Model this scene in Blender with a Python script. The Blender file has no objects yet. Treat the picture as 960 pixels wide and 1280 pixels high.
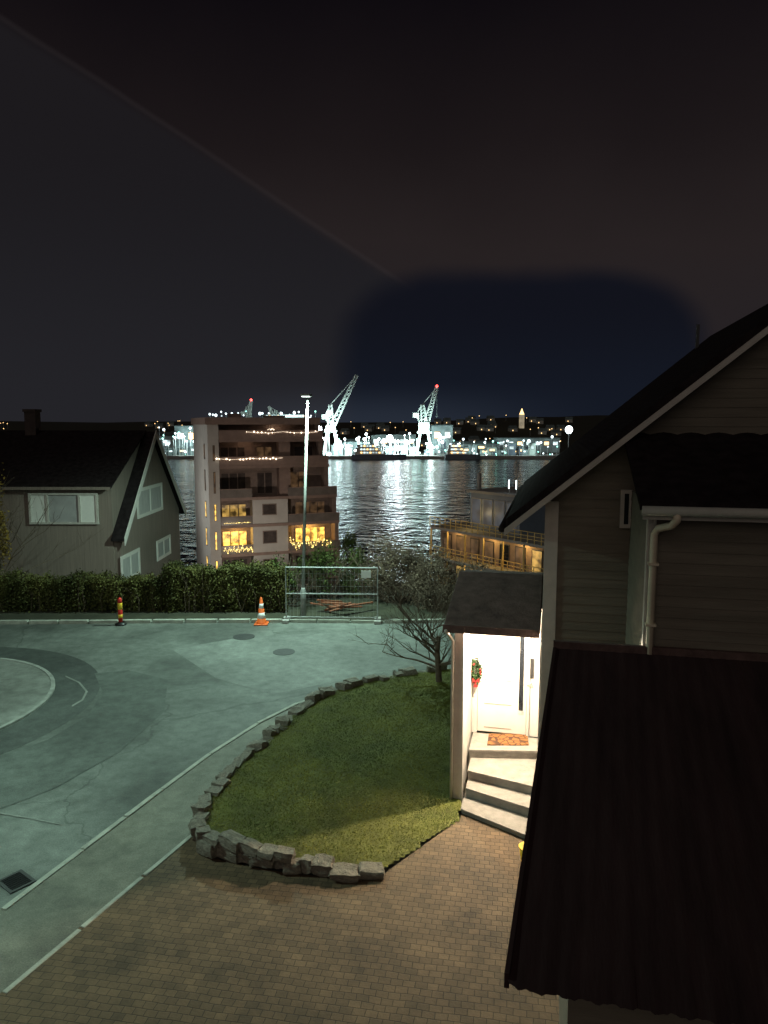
import bpy, bmesh, math, random
import numpy as np
from mathutils import Matrix, Vector, noise as mnoise
random.seed(7); rng = np.random.default_rng(7)
SC = bpy.context.scene
C = SC.collection
F = 924.0; PITCH = math.atan(110/924); CZ = 7.0
cp, sp = math.cos(PITCH), math.sin(PITCH)
PI = math.pi
def ray(px, py):
    h = (px-480)/F; v = (py-640)/F
    return Vector((h, cp-v*sp, -sp-v*cp))
def G(px, py, z=0.0):
    d = ray(px, py); t = (z-CZ)/d.z
    return Vector((d.x*t, d.y*t, z))
def P(px, py, Y):
    d = ray(px, py); t = Y/d.y
    return Vector((d.x*t, Y, CZ+d.z*t))
class Frame:
    def __init__(s, origin, az):
        s.o = Vector(origin); s.rz = -math.radians(az)
        s.M = Matrix.Translation(s.o) @ Matrix.Rotation(s.rz, 4, 'Z')
        s.I = s.M.inverted()
    def hit(s, px, py, ly):
        o = s.I @ Vector((0, 0, CZ)); d = s.I.to_3x3() @ ray(px, py)
        t = (ly-o.y)/d.y; p = o+d*t
        return p.x, p.z
    def hitx(s, px, py, lx):
        o = s.I @ Vector((0, 0, CZ)); d = s.I.to_3x3() @ ray(px, py)
        t = (lx-o.x)/d.x; p = o+d*t
        return p.y, p.z
    def hitz(s, px, py, z):
        p = s.I @ G(px, py, z)
        return p.x, p.y
WM = {}
def props(o, label=None, cat=None, group=None, kind=None):
    if label: o['label'] = label
    if cat: o['category'] = cat
    if group: o['group'] = group
    if kind: o['kind'] = kind
    return o
def thing(name, label, cat, loc=(0, 0, 0), rz=0.0, group=None):
    o = bpy.data.objects.new(name, None); C.objects.link(o)
    o.empty_display_size = .2
    o.location = loc; o.rotation_euler = (0, 0, rz)
    WM[o.name] = Matrix.Translation(Vector(loc)) @ Matrix.Rotation(rz, 4, 'Z')
    return props(o, label, cat, group)
def link_mesh(name, verts, faces, mat, parent=None, smooth=False, recalc=True, origin=True):
    if parent is not None:
        inv = WM[parent.name].inverted(); vs = [inv @ Vector(v) for v in verts]; M = WM[parent.name]; loc = None
    elif origin:
        a = np.array([tuple(v) for v in verts]); lo = a.min(0); hi = a.max(0)
        loc = Vector(((lo[0]+hi[0])/2, (lo[1]+hi[1])/2, lo[2]))
        vs = [Vector(v)-loc for v in verts]; M = Matrix.Translation(loc)
    else:
        vs = verts; loc = Vector((0, 0, 0)); M = Matrix()
    me = bpy.data.meshes.new(name)
    me.from_pydata([tuple(v) for v in vs], [], faces); me.update()
    if recalc and len(faces) < 30000:
        bm = bmesh.new(); bm.from_mesh(me)
        bmesh.ops.recalc_face_normals(bm, faces=bm.faces); bm.to_mesh(me); bm.free()
    if smooth:
        for p in me.polygons: p.use_smooth = True
    if mat: me.materials.append(mat)
    o = bpy.data.objects.new(name, me); C.objects.link(o)
    if parent is not None: o.parent = parent
    else: o.location = loc
    WM[o.name] = M
    return o
class MB:
    def __init__(s, M=None): s.v = []; s.f = []; s.M = M if M is not None else Matrix()
    def add(s, vs, fs):
        n = len(s.v); s.v += [s.M @ Vector(p) for p in vs]; s.f += [tuple(i+n for i in f) for f in fs]; return s
    def box(s, x0, x1, y0, y1, z0, z1):
        v = [(x0,y0,z0),(x1,y0,z0),(x1,y1,z0),(x0,y1,z0),(x0,y0,z1),(x1,y0,z1),(x1,y1,z1),(x0,y1,z1)]
        return s.add(v, [(0,3,2,1),(4,5,6,7),(0,1,5,4),(1,2,6,5),(2,3,7,6),(3,0,4,7)])
    def prism(s, poly, z0, z1):
        n = len(poly); v = [(p[0],p[1],z0) for p in poly]+[(p[0],p[1],z1) for p in poly]
        return s.add(v, [tuple(range(n))[::-1], tuple(range(n,2*n))]+[(i,(i+1)%n,n+(i+1)%n,n+i) for i in range(n)])
    def xz(s, poly, y0, y1):
        n = len(poly); v = [(p[0],y0,p[1]) for p in poly]+[(p[0],y1,p[1]) for p in poly]
        return s.add(v, [tuple(range(n)), tuple(range(n,2*n))[::-1]]+[(i,(i+1)%n,n+(i+1)%n,n+i) for i in range(n)])
    def yz(s, poly, x0, x1):
        n = len(poly); v = [(x0,p[0],p[1]) for p in poly]+[(x1,p[0],p[1]) for p in poly]
        return s.add(v, [tuple(range(n)), tuple(range(n,2*n))[::-1]]+[(i,(i+1)%n,n+(i+1)%n,n+i) for i in range(n)])
    def tube(s, pts, r0, r1=None, n=6):
        if r1 is None: r1 = r0
        pts = [Vector(p) for p in pts]; m = len(pts); vs = []; fs = []
        for i, p in enumerate(pts):
            d = (pts[min(i+1,m-1)]-pts[max(i-1,0)])
            d = d.normalized() if d.length > 1e-9 else Vector((0,0,1))
            a = d.orthogonal().normalized() if i == 0 else (a-d*a.dot(d)).normalized()
            b = d.cross(a); r = r0+(r1-r0)*i/max(1,m-1)
            for k in range(n):
                t = 2*PI*k/n; vs.append(p+(a*math.cos(t)+b*math.sin(t))*r)
        for i in range(m-1):
            for k in range(n):
                fs.append((i*n+k, i*n+(k+1)%n, (i+1)*n+(k+1)%n, (i+1)*n+k))
        fs.append(tuple(range(n))[::-1]); fs.append(tuple(range((m-1)*n, m*n)))
        return s.add(vs, fs)
    def lathe(s, c, prof, n=16):
        vs = []; fs = []; m = len(prof)
        for r, z in prof:
            for k in range(n):
                t = 2*PI*k/n; vs.append((c[0]+r*math.cos(t), c[1]+r*math.sin(t), c[2]+z))
        for i in range(m-1):
            for k in range(n): fs.append((i*n+k, i*n+(k+1)%n, (i+1)*n+(k+1)%n, (i+1)*n+k))
        fs.append(tuple(range(n))[::-1]); fs.append(tuple(range((m-1)*n, m*n)))
        return s.add(vs, fs)
    def octa(s, c, r):
        x, y, z = c
        return s.add([(x+r,y,z),(x-r,y,z),(x,y+r,z),(x,y-r,z),(x,y,z+r),(x,y,z-r)],
                     [(0,2,4),(2,1,4),(1,3,4),(3,0,4),(2,0,5),(1,2,5),(3,1,5),(0,3,5)])
    def quad(s, a, b, c, d): return s.add([a,b,c,d], [(0,1,2,3)])
    def build(s, name, mat, parent=None, smooth=False, recalc=True, bevel=0):
        o = link_mesh(name, s.v, s.f, mat, parent, smooth, recalc)
        if bevel:
            m = o.modifiers.new('bevel', 'BEVEL'); m.width = bevel; m.segments = 2; m.limit_method = 'ANGLE'
        return o
def struct(o): o['kind'] = 'structure'; return o
def dup(root, loc, rz=0.0, label=None, scale=None):
    r = root.copy(); C.objects.link(r); r.location = loc; r.rotation_euler = (0,0,rz)
    if scale: r.scale = scale
    if label: r['label'] = label
    for ch in list(root.children):
        c = ch.copy(); C.objects.link(c); c.parent = r
        for g in ch.children:
            d = g.copy(); C.objects.link(d); d.parent = c
    return r

# ------------------------------------------------------------------ materials
def nt(name):
    m = bpy.data.materials.new(name); m.use_nodes = True
    N = m.node_tree.nodes; L = m.node_tree.links
    return m, N, L, N['Principled BSDF']
def mat(name, col, rough=.75, vary=.3, scale=3.0, bump=0.0, bscale=40.0, metal=0.0, stretch=(1,1,1), col2=None, bdist=.02, spec=.5):
    m, N, L, B = nt(name)
    B.inputs['Roughness'].default_value = rough; B.inputs['Metallic'].default_value = metal; B.inputs['Specular IOR Level'].default_value = spec
    tc = N.new('ShaderNodeTexCoord'); mp = N.new('ShaderNodeMapping'); mp.inputs['Scale'].default_value = stretch
    L.new(tc.outputs['Object'], mp.inputs['Vector'])
    n1 = N.new('ShaderNodeTexNoise'); n1.inputs['Scale'].default_value = scale; n1.inputs['Detail'].default_value = 8; n1.inputs['Roughness'].default_value = .65
    L.new(mp.outputs['Vector'], n1.inputs['Vector'])
    r = N.new('ShaderNodeValToRGB'); r.color_ramp.elements[0].position = .3; r.color_ramp.elements[1].position = .7
    c2 = col2 or tuple(c*(1+vary) for c in col)
    r.color_ramp.elements[0].color = (*[c*(1-vary) for c in col], 1); r.color_ramp.elements[1].color = (*c2, 1)
    L.new(n1.outputs['Fac'], r.inputs['Fac']); L.new(r.outputs['Color'], B.inputs['Base Color'])
    if bump:
        n2 = N.new('ShaderNodeTexNoise'); n2.inputs['Scale'].default_value = bscale; n2.inputs['Detail'].default_value = 6
        L.new(mp.outputs['Vector'], n2.inputs['Vector'])
        b = N.new('ShaderNodeBump'); b.inputs['Strength'].default_value = bump; b.inputs['Distance'].default_value = bdist
        L.new(n2.outputs['Fac'], b.inputs['Height']); L.new(b.outputs['Normal'], B.inputs['Normal'])
    return m
def emis(name, col, strength, base=(.5,.5,.5), vary=0.0, scale=2.0):
    m, N, L, B = nt(name)
    B.inputs['Base Color'].default_value = (*base, 1); B.inputs['Roughness'].default_value = .4
    B.inputs['Emission Color'].default_value = (*col, 1); B.inputs['Emission Strength'].default_value = strength
    tc = N.new('ShaderNodeTexCoord'); n = N.new('ShaderNodeTexNoise'); n.inputs['Scale'].default_value = scale; n.inputs['Detail'].default_value = 3
    L.new(tc.outputs['Object'], n.inputs['Vector'])
    mr = N.new('ShaderNodeMapRange'); mr.inputs['From Min'].default_value = .35; mr.inputs['From Max'].default_value = .65
    mr.inputs['To Min'].default_value = strength*(1-vary); mr.inputs['To Max'].default_value = strength*(1+vary)
    L.new(n.outputs['Fac'], mr.inputs['Value']); L.new(mr.outputs['Result'], B.inputs['Emission Strength'])
    return m
def asphalt(name, col, patch=.35, rough=.7, cracks=False):
    m, N, L, B = nt(name)
    tc = N.new('ShaderNodeTexCoord')
    big = N.new('ShaderNodeTexNoise'); big.inputs['Scale'].default_value = .35; big.inputs['Detail'].default_value = 5; big.inputs['Distortion'].default_value = .6
    fine = N.new('ShaderNodeTexNoise'); fine.inputs['Scale'].default_value = 45; fine.inputs['Detail'].default_value = 4
    mid = N.new('ShaderNodeTexNoise'); mid.inputs['Scale'].default_value = 3; mid.inputs['Detail'].default_value = 8; mid.inputs['Roughness'].default_value = .7
    for n in (big, fine, mid): L.new(tc.outputs['Object'], n.inputs['Vector'])
    r = N.new('ShaderNodeValToRGB'); r.color_ramp.elements[0].position = .35; r.color_ramp.elements[1].position = .68
    r.color_ramp.elements[0].color = (*[c*(1-patch) for c in col],1); r.color_ramp.elements[1].color = (*[c*(1+patch) for c in col],1)
    L.new(big.outputs['Fac'], r.inputs['Fac'])
    mx = N.new('ShaderNodeMix'); mx.data_type = 'RGBA'; mx.blend_type = 'OVERLAY'; mx.inputs[0].default_value = .75
    L.new(r.outputs['Color'], mx.inputs[6]); 
    r2 = N.new('ShaderNodeValToRGB'); r2.color_ramp.elements[0].position = .3; r2.color_ramp.elements[1].position = .75
    r2.color_ramp.elements[0].color = (.25,.25,.25,1); r2.color_ramp.elements[1].color = (.75,.75,.75,1)
    L.new(mid.outputs['Fac'], r2.inputs['Fac']); L.new(r2.outputs['Color'], mx.inputs[7])
    mx2 = N.new('ShaderNodeMix'); mx2.data_type = 'RGBA'; mx2.blend_type = 'OVERLAY'; mx2.inputs[0].default_value = .6
    L.new(mx.outputs[2], mx2.inputs[6]); L.new(fine.outputs['Fac'], mx2.inputs[7])
    out = mx2.outputs[2]
    if cracks:
        dn = N.new('ShaderNodeTexNoise'); dn.inputs['Scale'].default_value = .9; dn.inputs['Detail'].default_value = 5; L.new(tc.outputs['Object'], dn.inputs['Vector'])
        va = N.new('ShaderNodeVectorMath'); va.operation = 'MULTIPLY_ADD'; va.inputs[1].default_value = (1.4,1.4,0); L.new(dn.outputs['Color'], va.inputs[0]); L.new(tc.outputs['Object'], va.inputs[2])
        vo = N.new('ShaderNodeTexVoronoi'); vo.feature = 'DISTANCE_TO_EDGE'; vo.inputs['Scale'].default_value = .16; L.new(va.outputs['Vector'], vo.inputs['Vector'])
        cr_ = N.new('ShaderNodeMapRange'); cr_.inputs['From Min'].default_value = .001; cr_.inputs['From Max'].default_value = .005; cr_.inputs['To Min'].default_value = .7; cr_.inputs['To Max'].default_value = 1
        L.new(vo.outputs['Distance'], cr_.inputs['Value'])
        mx3 = N.new('ShaderNodeMix'); mx3.data_type = 'RGBA'; mx3.blend_type = 'MULTIPLY'; mx3.inputs[0].default_value = 1
        L.new(out, mx3.inputs[6]); L.new(cr_.outputs['Result'], mx3.inputs[7]); out = mx3.outputs[2]
    L.new(out, B.inputs['Base Color'])
    B.inputs['Roughness'].default_value = rough
    b = N.new('ShaderNodeBump'); b.inputs['Strength'].default_value = .5; b.inputs['Distance'].default_value = .015
    L.new(fine.outputs['Fac'], b.inputs['Height']); L.new(b.outputs['Normal'], B.inputs['Normal'])
    return m
def pavers(name):
    m, N, L, B = nt(name)
    tc = N.new('ShaderNodeTexCoord'); mp = N.new('ShaderNodeMapping'); mp.inputs['Rotation'].default_value = (0,0,math.radians(10))
    L.new(tc.outputs['Object'], mp.inputs['Vector'])
    w = N.new('ShaderNodeTexNoise'); w.inputs['Scale'].default_value = 1.7; w.inputs['Detail'].default_value = 4; L.new(mp.outputs['Vector'], w.inputs['Vector'])
    ad = N.new('ShaderNodeVectorMath'); ad.operation = 'MULTIPLY_ADD'; ad.inputs[1].default_value = (.07,.07,0)
    L.new(w.outputs['Color'], ad.inputs[0]); L.new(mp.outputs['Vector'], ad.inputs[2])
    br = N.new('ShaderNodeTexBrick'); br.inputs['Scale'].default_value = 1
    br.inputs['Brick Width'].default_value = .15; br.inputs['Row Height'].default_value = .11; br.inputs['Mortar Size'].default_value = .007
    br.inputs['Mortar Smooth'].default_value = .7; br.inputs['Bias'].default_value = -.1
    br.inputs['Color1'].default_value = (.160,.113,.070,1); br.inputs['Color2'].default_value = (.105,.076,.049,1); br.inputs['Mortar'].default_value = (.058,.044,.031,1)
    L.new(ad.outputs['Vector'], br.inputs['Vector'])
    n = N.new('ShaderNodeTexNoise'); n.inputs['Scale'].default_value = 1.1; n.inputs['Detail'].default_value = 9; n.inputs['Roughness'].default_value = .7; L.new(tc.outputs['Object'], n.inputs['Vector'])
    r = N.new('ShaderNodeValToRGB'); r.color_ramp.elements[0].position = .3; r.color_ramp.elements[1].position = .7
    r.color_ramp.elements[0].color = (.45,.45,.45,1); r.color_ramp.elements[1].color = (1.2,1.15,1.05,1)
    L.new(n.outputs['Fac'], r.inputs['Fac'])
    mx = N.new('ShaderNodeMix'); mx.data_type = 'RGBA'; mx.blend_type = 'MULTIPLY'; mx.inputs[0].default_value = 1
    L.new(br.outputs['Color'], mx.inputs[6]); L.new(r.outputs['Color'], mx.inputs[7]); L.new(mx.outputs[2], B.inputs['Base Color'])
    n3 = N.new('ShaderNodeTexNoise'); n3.inputs['Scale'].default_value = 30; L.new(tc.outputs['Object'], n3.inputs['Vector'])
    sub = N.new('ShaderNodeMath'); sub.operation = 'MULTIPLY_ADD'; sub.inputs[1].default_value = -.7
    L.new(br.outputs['Fac'], sub.inputs[0]); 
    ml = N.new('ShaderNodeMath'); ml.operation = 'MULTIPLY'; ml.inputs[1].default_value = .6; L.new(n3.outputs['Fac'], ml.inputs[0]); L.new(ml.outputs[0], sub.inputs[2])
    b = N.new('ShaderNodeBump'); b.inputs['Strength'].default_value = .55; b.inputs['Distance'].default_value = .012
    L.new(sub.outputs[0], b.inputs['Height']); L.new(b.outputs['Normal'], B.inputs['Normal'])
    B.inputs['Roughness'].default_value = .8; B.inputs['Specular IOR Level'].default_value = .3
    return m
def water(name):
    m, N, L, B = nt(name)
    B.inputs['Base Color'].default_value = (.004,.009,.02,1); B.inputs['Roughness'].default_value = .09; B.inputs['IOR'].default_value = 1.33
    tc = N.new('ShaderNodeTexCoord')
    hs = []
    for sc, st in ((.24,(.85,.75,1)), (.06,(.8,.8,1)), (.8,(1,.7,1))):
        mp = N.new('ShaderNodeMapping'); mp.inputs['Scale'].default_value = st; L.new(tc.outputs['Object'], mp.inputs['Vector'])
        n = N.new('ShaderNodeTexNoise'); n.inputs['Scale'].default_value = sc; n.inputs['Detail'].default_value = 3; L.new(mp.outputs['Vector'], n.inputs['Vector']); hs.append(n)
    a = N.new('ShaderNodeMath'); a.operation = 'MULTIPLY_ADD'; a.inputs[1].default_value = 1.3; L.new(hs[1].outputs['Fac'], a.inputs[0]); L.new(hs[0].outputs['Fac'], a.inputs[2])
    a2 = N.new('ShaderNodeMath'); a2.operation = 'MULTIPLY_ADD'; a2.inputs[1].default_value = .2; L.new(hs[2].outputs['Fac'], a2.inputs[0]); L.new(a.outputs[0], a2.inputs[2])
    b = N.new('ShaderNodeBump'); b.inputs['Strength'].default_value = 1; b.inputs['Distance'].default_value = 1.05
    L.new(a2.outputs[0], b.inputs['Height']); L.new(b.outputs['Normal'], B.inputs['Normal'])
    return m
def leafmat(name, c1, c2, scale=1.5):
    m, N, L, B = nt(name)
    g = N.new('ShaderNodeNewGeometry'); n = N.new('ShaderNodeTexNoise'); n.inputs['Scale'].default_value = scale; n.inputs['Detail'].default_value = 5
    L.new(g.outputs['Position'], n.inputs['Vector'])
    r = N.new('ShaderNodeValToRGB'); r.color_ramp.elements[0].position = .35; r.color_ramp.elements[1].position = .65
    r.color_ramp.elements[0].color = (*c1,1); r.color_ramp.elements[1].color = (*c2,1)
    L.new(n.outputs['Fac'], r.inputs['Fac'])
    mx = N.new('ShaderNodeMix'); mx.data_type = 'RGBA'; mx.blend_type = 'MULTIPLY'; mx.inputs[0].default_value = .6
    rr = N.new('ShaderNodeMapRange'); rr.inputs['To Min'].default_value = .4; rr.inputs['To Max'].default_value = 1.5
    L.new(g.outputs['Random Per Island'], rr.inputs['Value'])
    L.new(r.outputs['Color'], mx.inputs[6]); L.new(rr.outputs['Result'], mx.inputs[7]); L.new(mx.outputs[2], B.inputs['Base Color'])
    B.inputs['Roughness'].default_value = .7; B.inputs['Specular IOR Level'].default_value = .2
    return m
def doormat_mat():
    m, N, L, B = nt('doormat_coir')
    tc = N.new('ShaderNodeTexCoord'); v = N.new('ShaderNodeTexVoronoi'); v.feature = 'DISTANCE_TO_EDGE'; v.inputs['Scale'].default_value = 7
    L.new(tc.outputs['Object'], v.inputs['Vector'])
    r = N.new('ShaderNodeValToRGB'); r.color_ramp.elements[0].position = .05; r.color_ramp.elements[1].position = .09
    r.color_ramp.elements[0].color = (.04,.013,.004,1); r.color_ramp.elements[1].color = (.17,.070,.016,1)
    L.new(v.outputs['Distance'], r.inputs['Fac']); L.new(r.outputs['Color'], B.inputs['Base Color']); B.inputs['Roughness'].default_value = .95
    return m
def tilemat(name, col, sx, sy, strength=.35):
    m, N, L, B = nt(name)
    tc = N.new('ShaderNodeTexCoord')
    w1 = N.new('ShaderNodeTexWave'); w1.bands_direction = 'X'; w1.inputs['Scale'].default_value = sx; w1.inputs['Distortion'].default_value = .3
    w2 = N.new('ShaderNodeTexWave'); w2.bands_direction = 'Y'; w2.wave_profile = 'SAW'; w2.inputs['Scale'].default_value = sy; w2.inputs['Distortion'].default_value = .4
    n = N.new('ShaderNodeTexNoise'); n.inputs['Scale'].default_value = 5; n.inputs['Detail'].default_value = 8
    for q in (w1, w2, n): L.new(tc.outputs['Object'], q.inputs['Vector'])
    a = N.new('ShaderNodeMath'); L.new(w1.outputs['Fac'], a.inputs[0]); L.new(w2.outputs['Fac'], a.inputs[1])
    b = N.new('ShaderNodeBump'); b.inputs['Strength'].default_value = strength; b.inputs['Distance'].default_value = .02
    L.new(a.outputs[0], b.inputs['Height']); L.new(b.outputs['Normal'], B.inputs['Normal'])
    r = N.new('ShaderNodeValToRGB'); r.color_ramp.elements[0].position = .3; r.color_ramp.elements[1].position = .75
    r.color_ramp.elements[0].color = (*[c*.6 for c in col],1); r.color_ramp.elements[1].color = (*[c*1.4 for c in col],1)
    L.new(n.outputs['Fac'], r.inputs['Fac']); L.new(r.outputs['Color'], B.inputs['Base Color']); B.inputs['Roughness'].default_value = .95
    B.inputs['Specular IOR Level'].default_value = .04
    return m

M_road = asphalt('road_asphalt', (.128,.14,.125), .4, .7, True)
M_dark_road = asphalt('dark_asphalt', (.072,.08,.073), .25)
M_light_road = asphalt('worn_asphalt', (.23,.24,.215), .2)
M_pave = asphalt('pavement_asphalt', (.165,.165,.13), .4)
M_pavers = pavers('concrete_pavers')
M_kerb = mat('kerb_stone', (.36,.37,.32), .8, .35, 4, .5, 30)
M_ground = mat('soil', (.035,.035,.02), .95, .5, 1.2, .6, 10)
M_lawn = mat('lawn_soil', (.095,.10,.02), .95, .4, 2.5, .8, 25)
M_grass = leafmat('grass_blades', (.06,.085,.008), (.22,.215,.028), 1.0)
M_stone = mat('field_stone', (.20,.18,.145), .9, .5, 5, 1, 14, bdist=.03)
M_water = water('sea_water')
M_siding = mat('painted_siding', (.160,.138,.110), .8, .22, 2, .25, 30, stretch=(.3,1,3), spec=.2)
M_white = mat('white_paint', (.70,.68,.64), .5, .05, 6, .1, 60)
M_lining = mat('porch_white_boards', (.43,.41,.385), .5, .06, 6, .1, 60)
M_trim = mat('pale_trim', (.46,.42,.38), .6, .12, 4, .15, 40)
M_roof = tilemat('dark_roof_tiles', (.022,.017,.018), 4, 2.8, .2)
M_shedroof = mat('dark_red_metal', (.036,.0195,.0205), .9, .3, 1.2, .15, 14, stretch=(3,.4,1), spec=.06)
M_porchroof = mat('porch_roof_felt', (.11,.07,.064), .95, .35, 4, .5, 25, spec=.1)
M_door = mat('white_door', (.47,.45,.42), .4, .03, 6)
M_black = mat('black_plastic', (.015,.015,.016), .4, .2, 10)
M_rim = mat('cast_iron', (.035,.036,.036), .6, .3, 10)
M_glass = mat('dark_glass', (.012,.014,.018), .08, .1, 2)
M_curtain = mat('pale_curtain', (.45,.43,.42), .8, .2, 2.5, stretch=(6,6,.5))
M_step = mat('painted_steps', (.20,.187,.168), .7, .25, 5, .3, 30)
M_steel = mat('galvanised_steel', (.45,.47,.47), .45, .15, 8, metal=.4)
M_spout = mat('beige_pipe', (.62,.53,.40), .45, .12, 5)
M_pole = mat('lamp_pole_steel', (.30,.31,.30), .6, .15, 5)
M_orange = mat('cone_orange', (.75,.13,.02), .5, .15, 10)
M_red = mat('red_plastic', (.6,.03,.02), .5, .15, 10)
M_yellow = mat('yellow_plastic', (.75,.5,.03), .5, .15, 10)
M_reflect = mat('white_reflective', (.8,.8,.78), .4, .08, 10)
M_conc = mat('concrete', (.32,.31,.29), .85, .2, 3, .3, 20)
M_redwood = mat('rusty_boards', (.22,.07,.035), .8, .35, 4)
M_bark = mat('bark', (.10,.07,.048), .9, .35, 8, .6, 25)
M_hedge = leafmat('hedge_leaves', (.030,.033,.008), (.11,.104,.03), .8)
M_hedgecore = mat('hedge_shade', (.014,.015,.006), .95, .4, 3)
M_brownleaf = leafmat('brown_twigs', (.06,.044,.031), (.165,.122,.086), 1.2)
M_greenleaf = leafmat('green_leaves', (.03,.045,.012), (.09,.115,.03), 1.2)
M_amberleaf = leafmat('amber_leaves', (.13,.085,.02), (.28,.18,.04), 1.2)
M_lhwall = mat('grey_cladding', (.215,.168,.142), .8, .2, 2, .5, 9, stretch=(8,8,.3))
M_brick = mat('brown_facade', (.22,.165,.14), .8, .25, 1.5, .3, 8)
M_apt = mat('pale_facade_panel', (.50,.475,.445), .75, .12, .6, .2, 8)
M_balc = mat('balcony_fascia', (.27,.19,.16), .7, .2, 1)
M_balglass = mat('balcony_glass', (.19,.165,.15), .2, .2, 1)
M_warm = emis('warm_window_light', (1,.60,.14), .34, (.2,.15,.1), .9, 1.6)
M_gold = emis('gold_window_light', (1,.58,.10), 1.3, (.3,.2,.1), .95, 1.8)
M_dimwarm = emis('dim_warm_window', (1,.55,.25), .05, (.08,.06,.05), .9, 1.3)
M_bluewin = emis('dim_cool_window', (.55,.7,.9), .045, (.05,.05,.06), .6, 1.0)
M_bulb = emis('bulb_warm', (1,.82,.6), 5)
M_bulbgold = emis('bulb_gold', (1,.72,.2), 5)
M_flood = emis('flood_white', (.80,.95,1), 7)
M_hot = emis('flood_hot', (.85,.97,1), 34)
M_low = emis('flood_soft', (.78,.95,1), 3)
M_teal = emis('flood_teal', (.35,1,.82), 3.5)
M_floodw = emis('flood_warm', (1,.62,.25), 3)
M_redlamp = emis('red_beacon', (1,.06,.05), 6)
M_lens = emis('lamp_lens', (.85,1,.92), 3)
M_crane = mat('crane_paint', (.60,.68,.64), .6, .15, .2)
M_hall = mat('hall_cladding', (.32,.40,.41), .7, .45, .10)
M_halld = mat('dark_hall_cladding', (.12,.15,.15), .7, .4, .10)
M_litwall = emis('lit_hall_glazing', (.75,.97,1), 1.3, (.5,.5,.5), .8, .12)
M_hull = mat('ship_hull', (.14,.17,.22), .5, .2, .2)
M_far = mat('far_house_wall', (.35,.33,.30), .8, .2, .3)
M_scaf = mat('yellow_rail', (.58,.42,.15), .6, .2, 3)
M_ptile = emis('porch_diffuser', (1,.9,.75), 4)

# ------------------------------------------------------------------ camera, world
cam = bpy.data.cameras.new('camera'); co = bpy.data.objects.new('camera', cam); C.objects.link(co)
co.location = (0,0,CZ); co.rotation_euler = (PI/2-PITCH, 0, 0)
cam.sensor_fit = 'VERTICAL'; cam.sensor_height = 36; cam.lens = F/1280*36; cam.clip_end = 6000; cam.clip_start = .1
SC.camera = co
SC.view_settings.view_transform = 'Standard'; SC.view_settings.look = 'None'; SC.view_settings.exposure = 0
w = bpy.data.worlds.new('World'); SC.world = w; w.use_nodes = True
N = w.node_tree.nodes; L = w.node_tree.links; bg = N['Background']
def mth(op, a, b=None, c=None):
    n = N.new('ShaderNodeMath'); n.operation = op
    for i, q in enumerate((a,b,c)):
        if q is None: continue
        if isinstance(q, (int,float)): n.inputs[i].default_value = q
        else: L.new(q, n.inputs[i])
    return n.outputs[0]
def mrange(v, a, b, c=0., d=1.):
    n = N.new('ShaderNodeMapRange'); n.interpolation_type = 'SMOOTHSTEP'; L.new(v, n.inputs['Value'])
    for k, q in (('From Min',a),('From Max',b),('To Min',c),('To Max',d)): n.inputs[k].default_value = q
    return n.outputs['Result']
def mixc(f, a, b, mode='MIX'):
    n = N.new('ShaderNodeMix'); n.data_type = 'RGBA'; n.blend_type = mode
    for i, q in ((0,f),(6,a),(7,b)):
        if isinstance(q, (int,float)): n.inputs[i].default_value = q
        elif isinstance(q, tuple): n.inputs[i].default_value = (*q,1)
        else: L.new(q, n.inputs[i])
    return n.outputs[2]
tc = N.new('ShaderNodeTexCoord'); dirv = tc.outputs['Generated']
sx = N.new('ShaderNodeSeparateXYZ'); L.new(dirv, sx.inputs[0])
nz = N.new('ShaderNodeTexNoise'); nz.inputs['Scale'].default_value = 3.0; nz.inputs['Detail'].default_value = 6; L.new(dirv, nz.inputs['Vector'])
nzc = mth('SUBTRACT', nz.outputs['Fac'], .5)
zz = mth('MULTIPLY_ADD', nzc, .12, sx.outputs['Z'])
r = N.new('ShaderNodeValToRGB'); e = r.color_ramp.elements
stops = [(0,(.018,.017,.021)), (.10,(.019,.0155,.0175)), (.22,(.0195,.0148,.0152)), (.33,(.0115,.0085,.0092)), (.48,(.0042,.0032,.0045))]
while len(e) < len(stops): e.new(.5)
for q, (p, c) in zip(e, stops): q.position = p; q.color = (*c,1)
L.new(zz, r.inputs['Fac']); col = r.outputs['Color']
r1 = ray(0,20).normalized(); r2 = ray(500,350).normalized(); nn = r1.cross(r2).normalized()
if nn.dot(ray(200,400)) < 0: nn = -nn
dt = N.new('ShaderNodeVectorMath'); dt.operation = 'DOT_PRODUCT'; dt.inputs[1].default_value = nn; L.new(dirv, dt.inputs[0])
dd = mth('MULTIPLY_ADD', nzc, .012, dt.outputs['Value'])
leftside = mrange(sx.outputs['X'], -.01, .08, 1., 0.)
ceiling_reflect = mth('MULTIPLY', mrange(dd, -.006, .012), mrange(sx.outputs['X'], .0, .12, 1., 0.))  # ceiling reflection in the window pane, painted into the sky colour
col = mixc(ceiling_reflect, col, mixc(mrange(sx.outputs['Z'], .0, .35), (.0170,.0168,.0205), (.0115,.0102,.0120)))
reflect_edge = mth('MULTIPLY', mrange(mth('ABSOLUTE', dd), .0, .005, 1., 0.), leftside)  # pale rim of the pane reflection, painted over the sky
col = mixc(mth('MULTIPLY', reflect_edge, .38), col, (.012,.010,.010), 'ADD')
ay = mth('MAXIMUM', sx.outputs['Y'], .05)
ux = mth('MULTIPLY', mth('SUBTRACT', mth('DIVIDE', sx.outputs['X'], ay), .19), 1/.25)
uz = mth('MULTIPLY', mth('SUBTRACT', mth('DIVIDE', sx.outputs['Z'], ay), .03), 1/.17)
el = mth('ADD', mth('POWER', mth('ABSOLUTE', ux), 3.5), mth('POWER', mth('ABSOLUTE', uz), 3.5))
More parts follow.
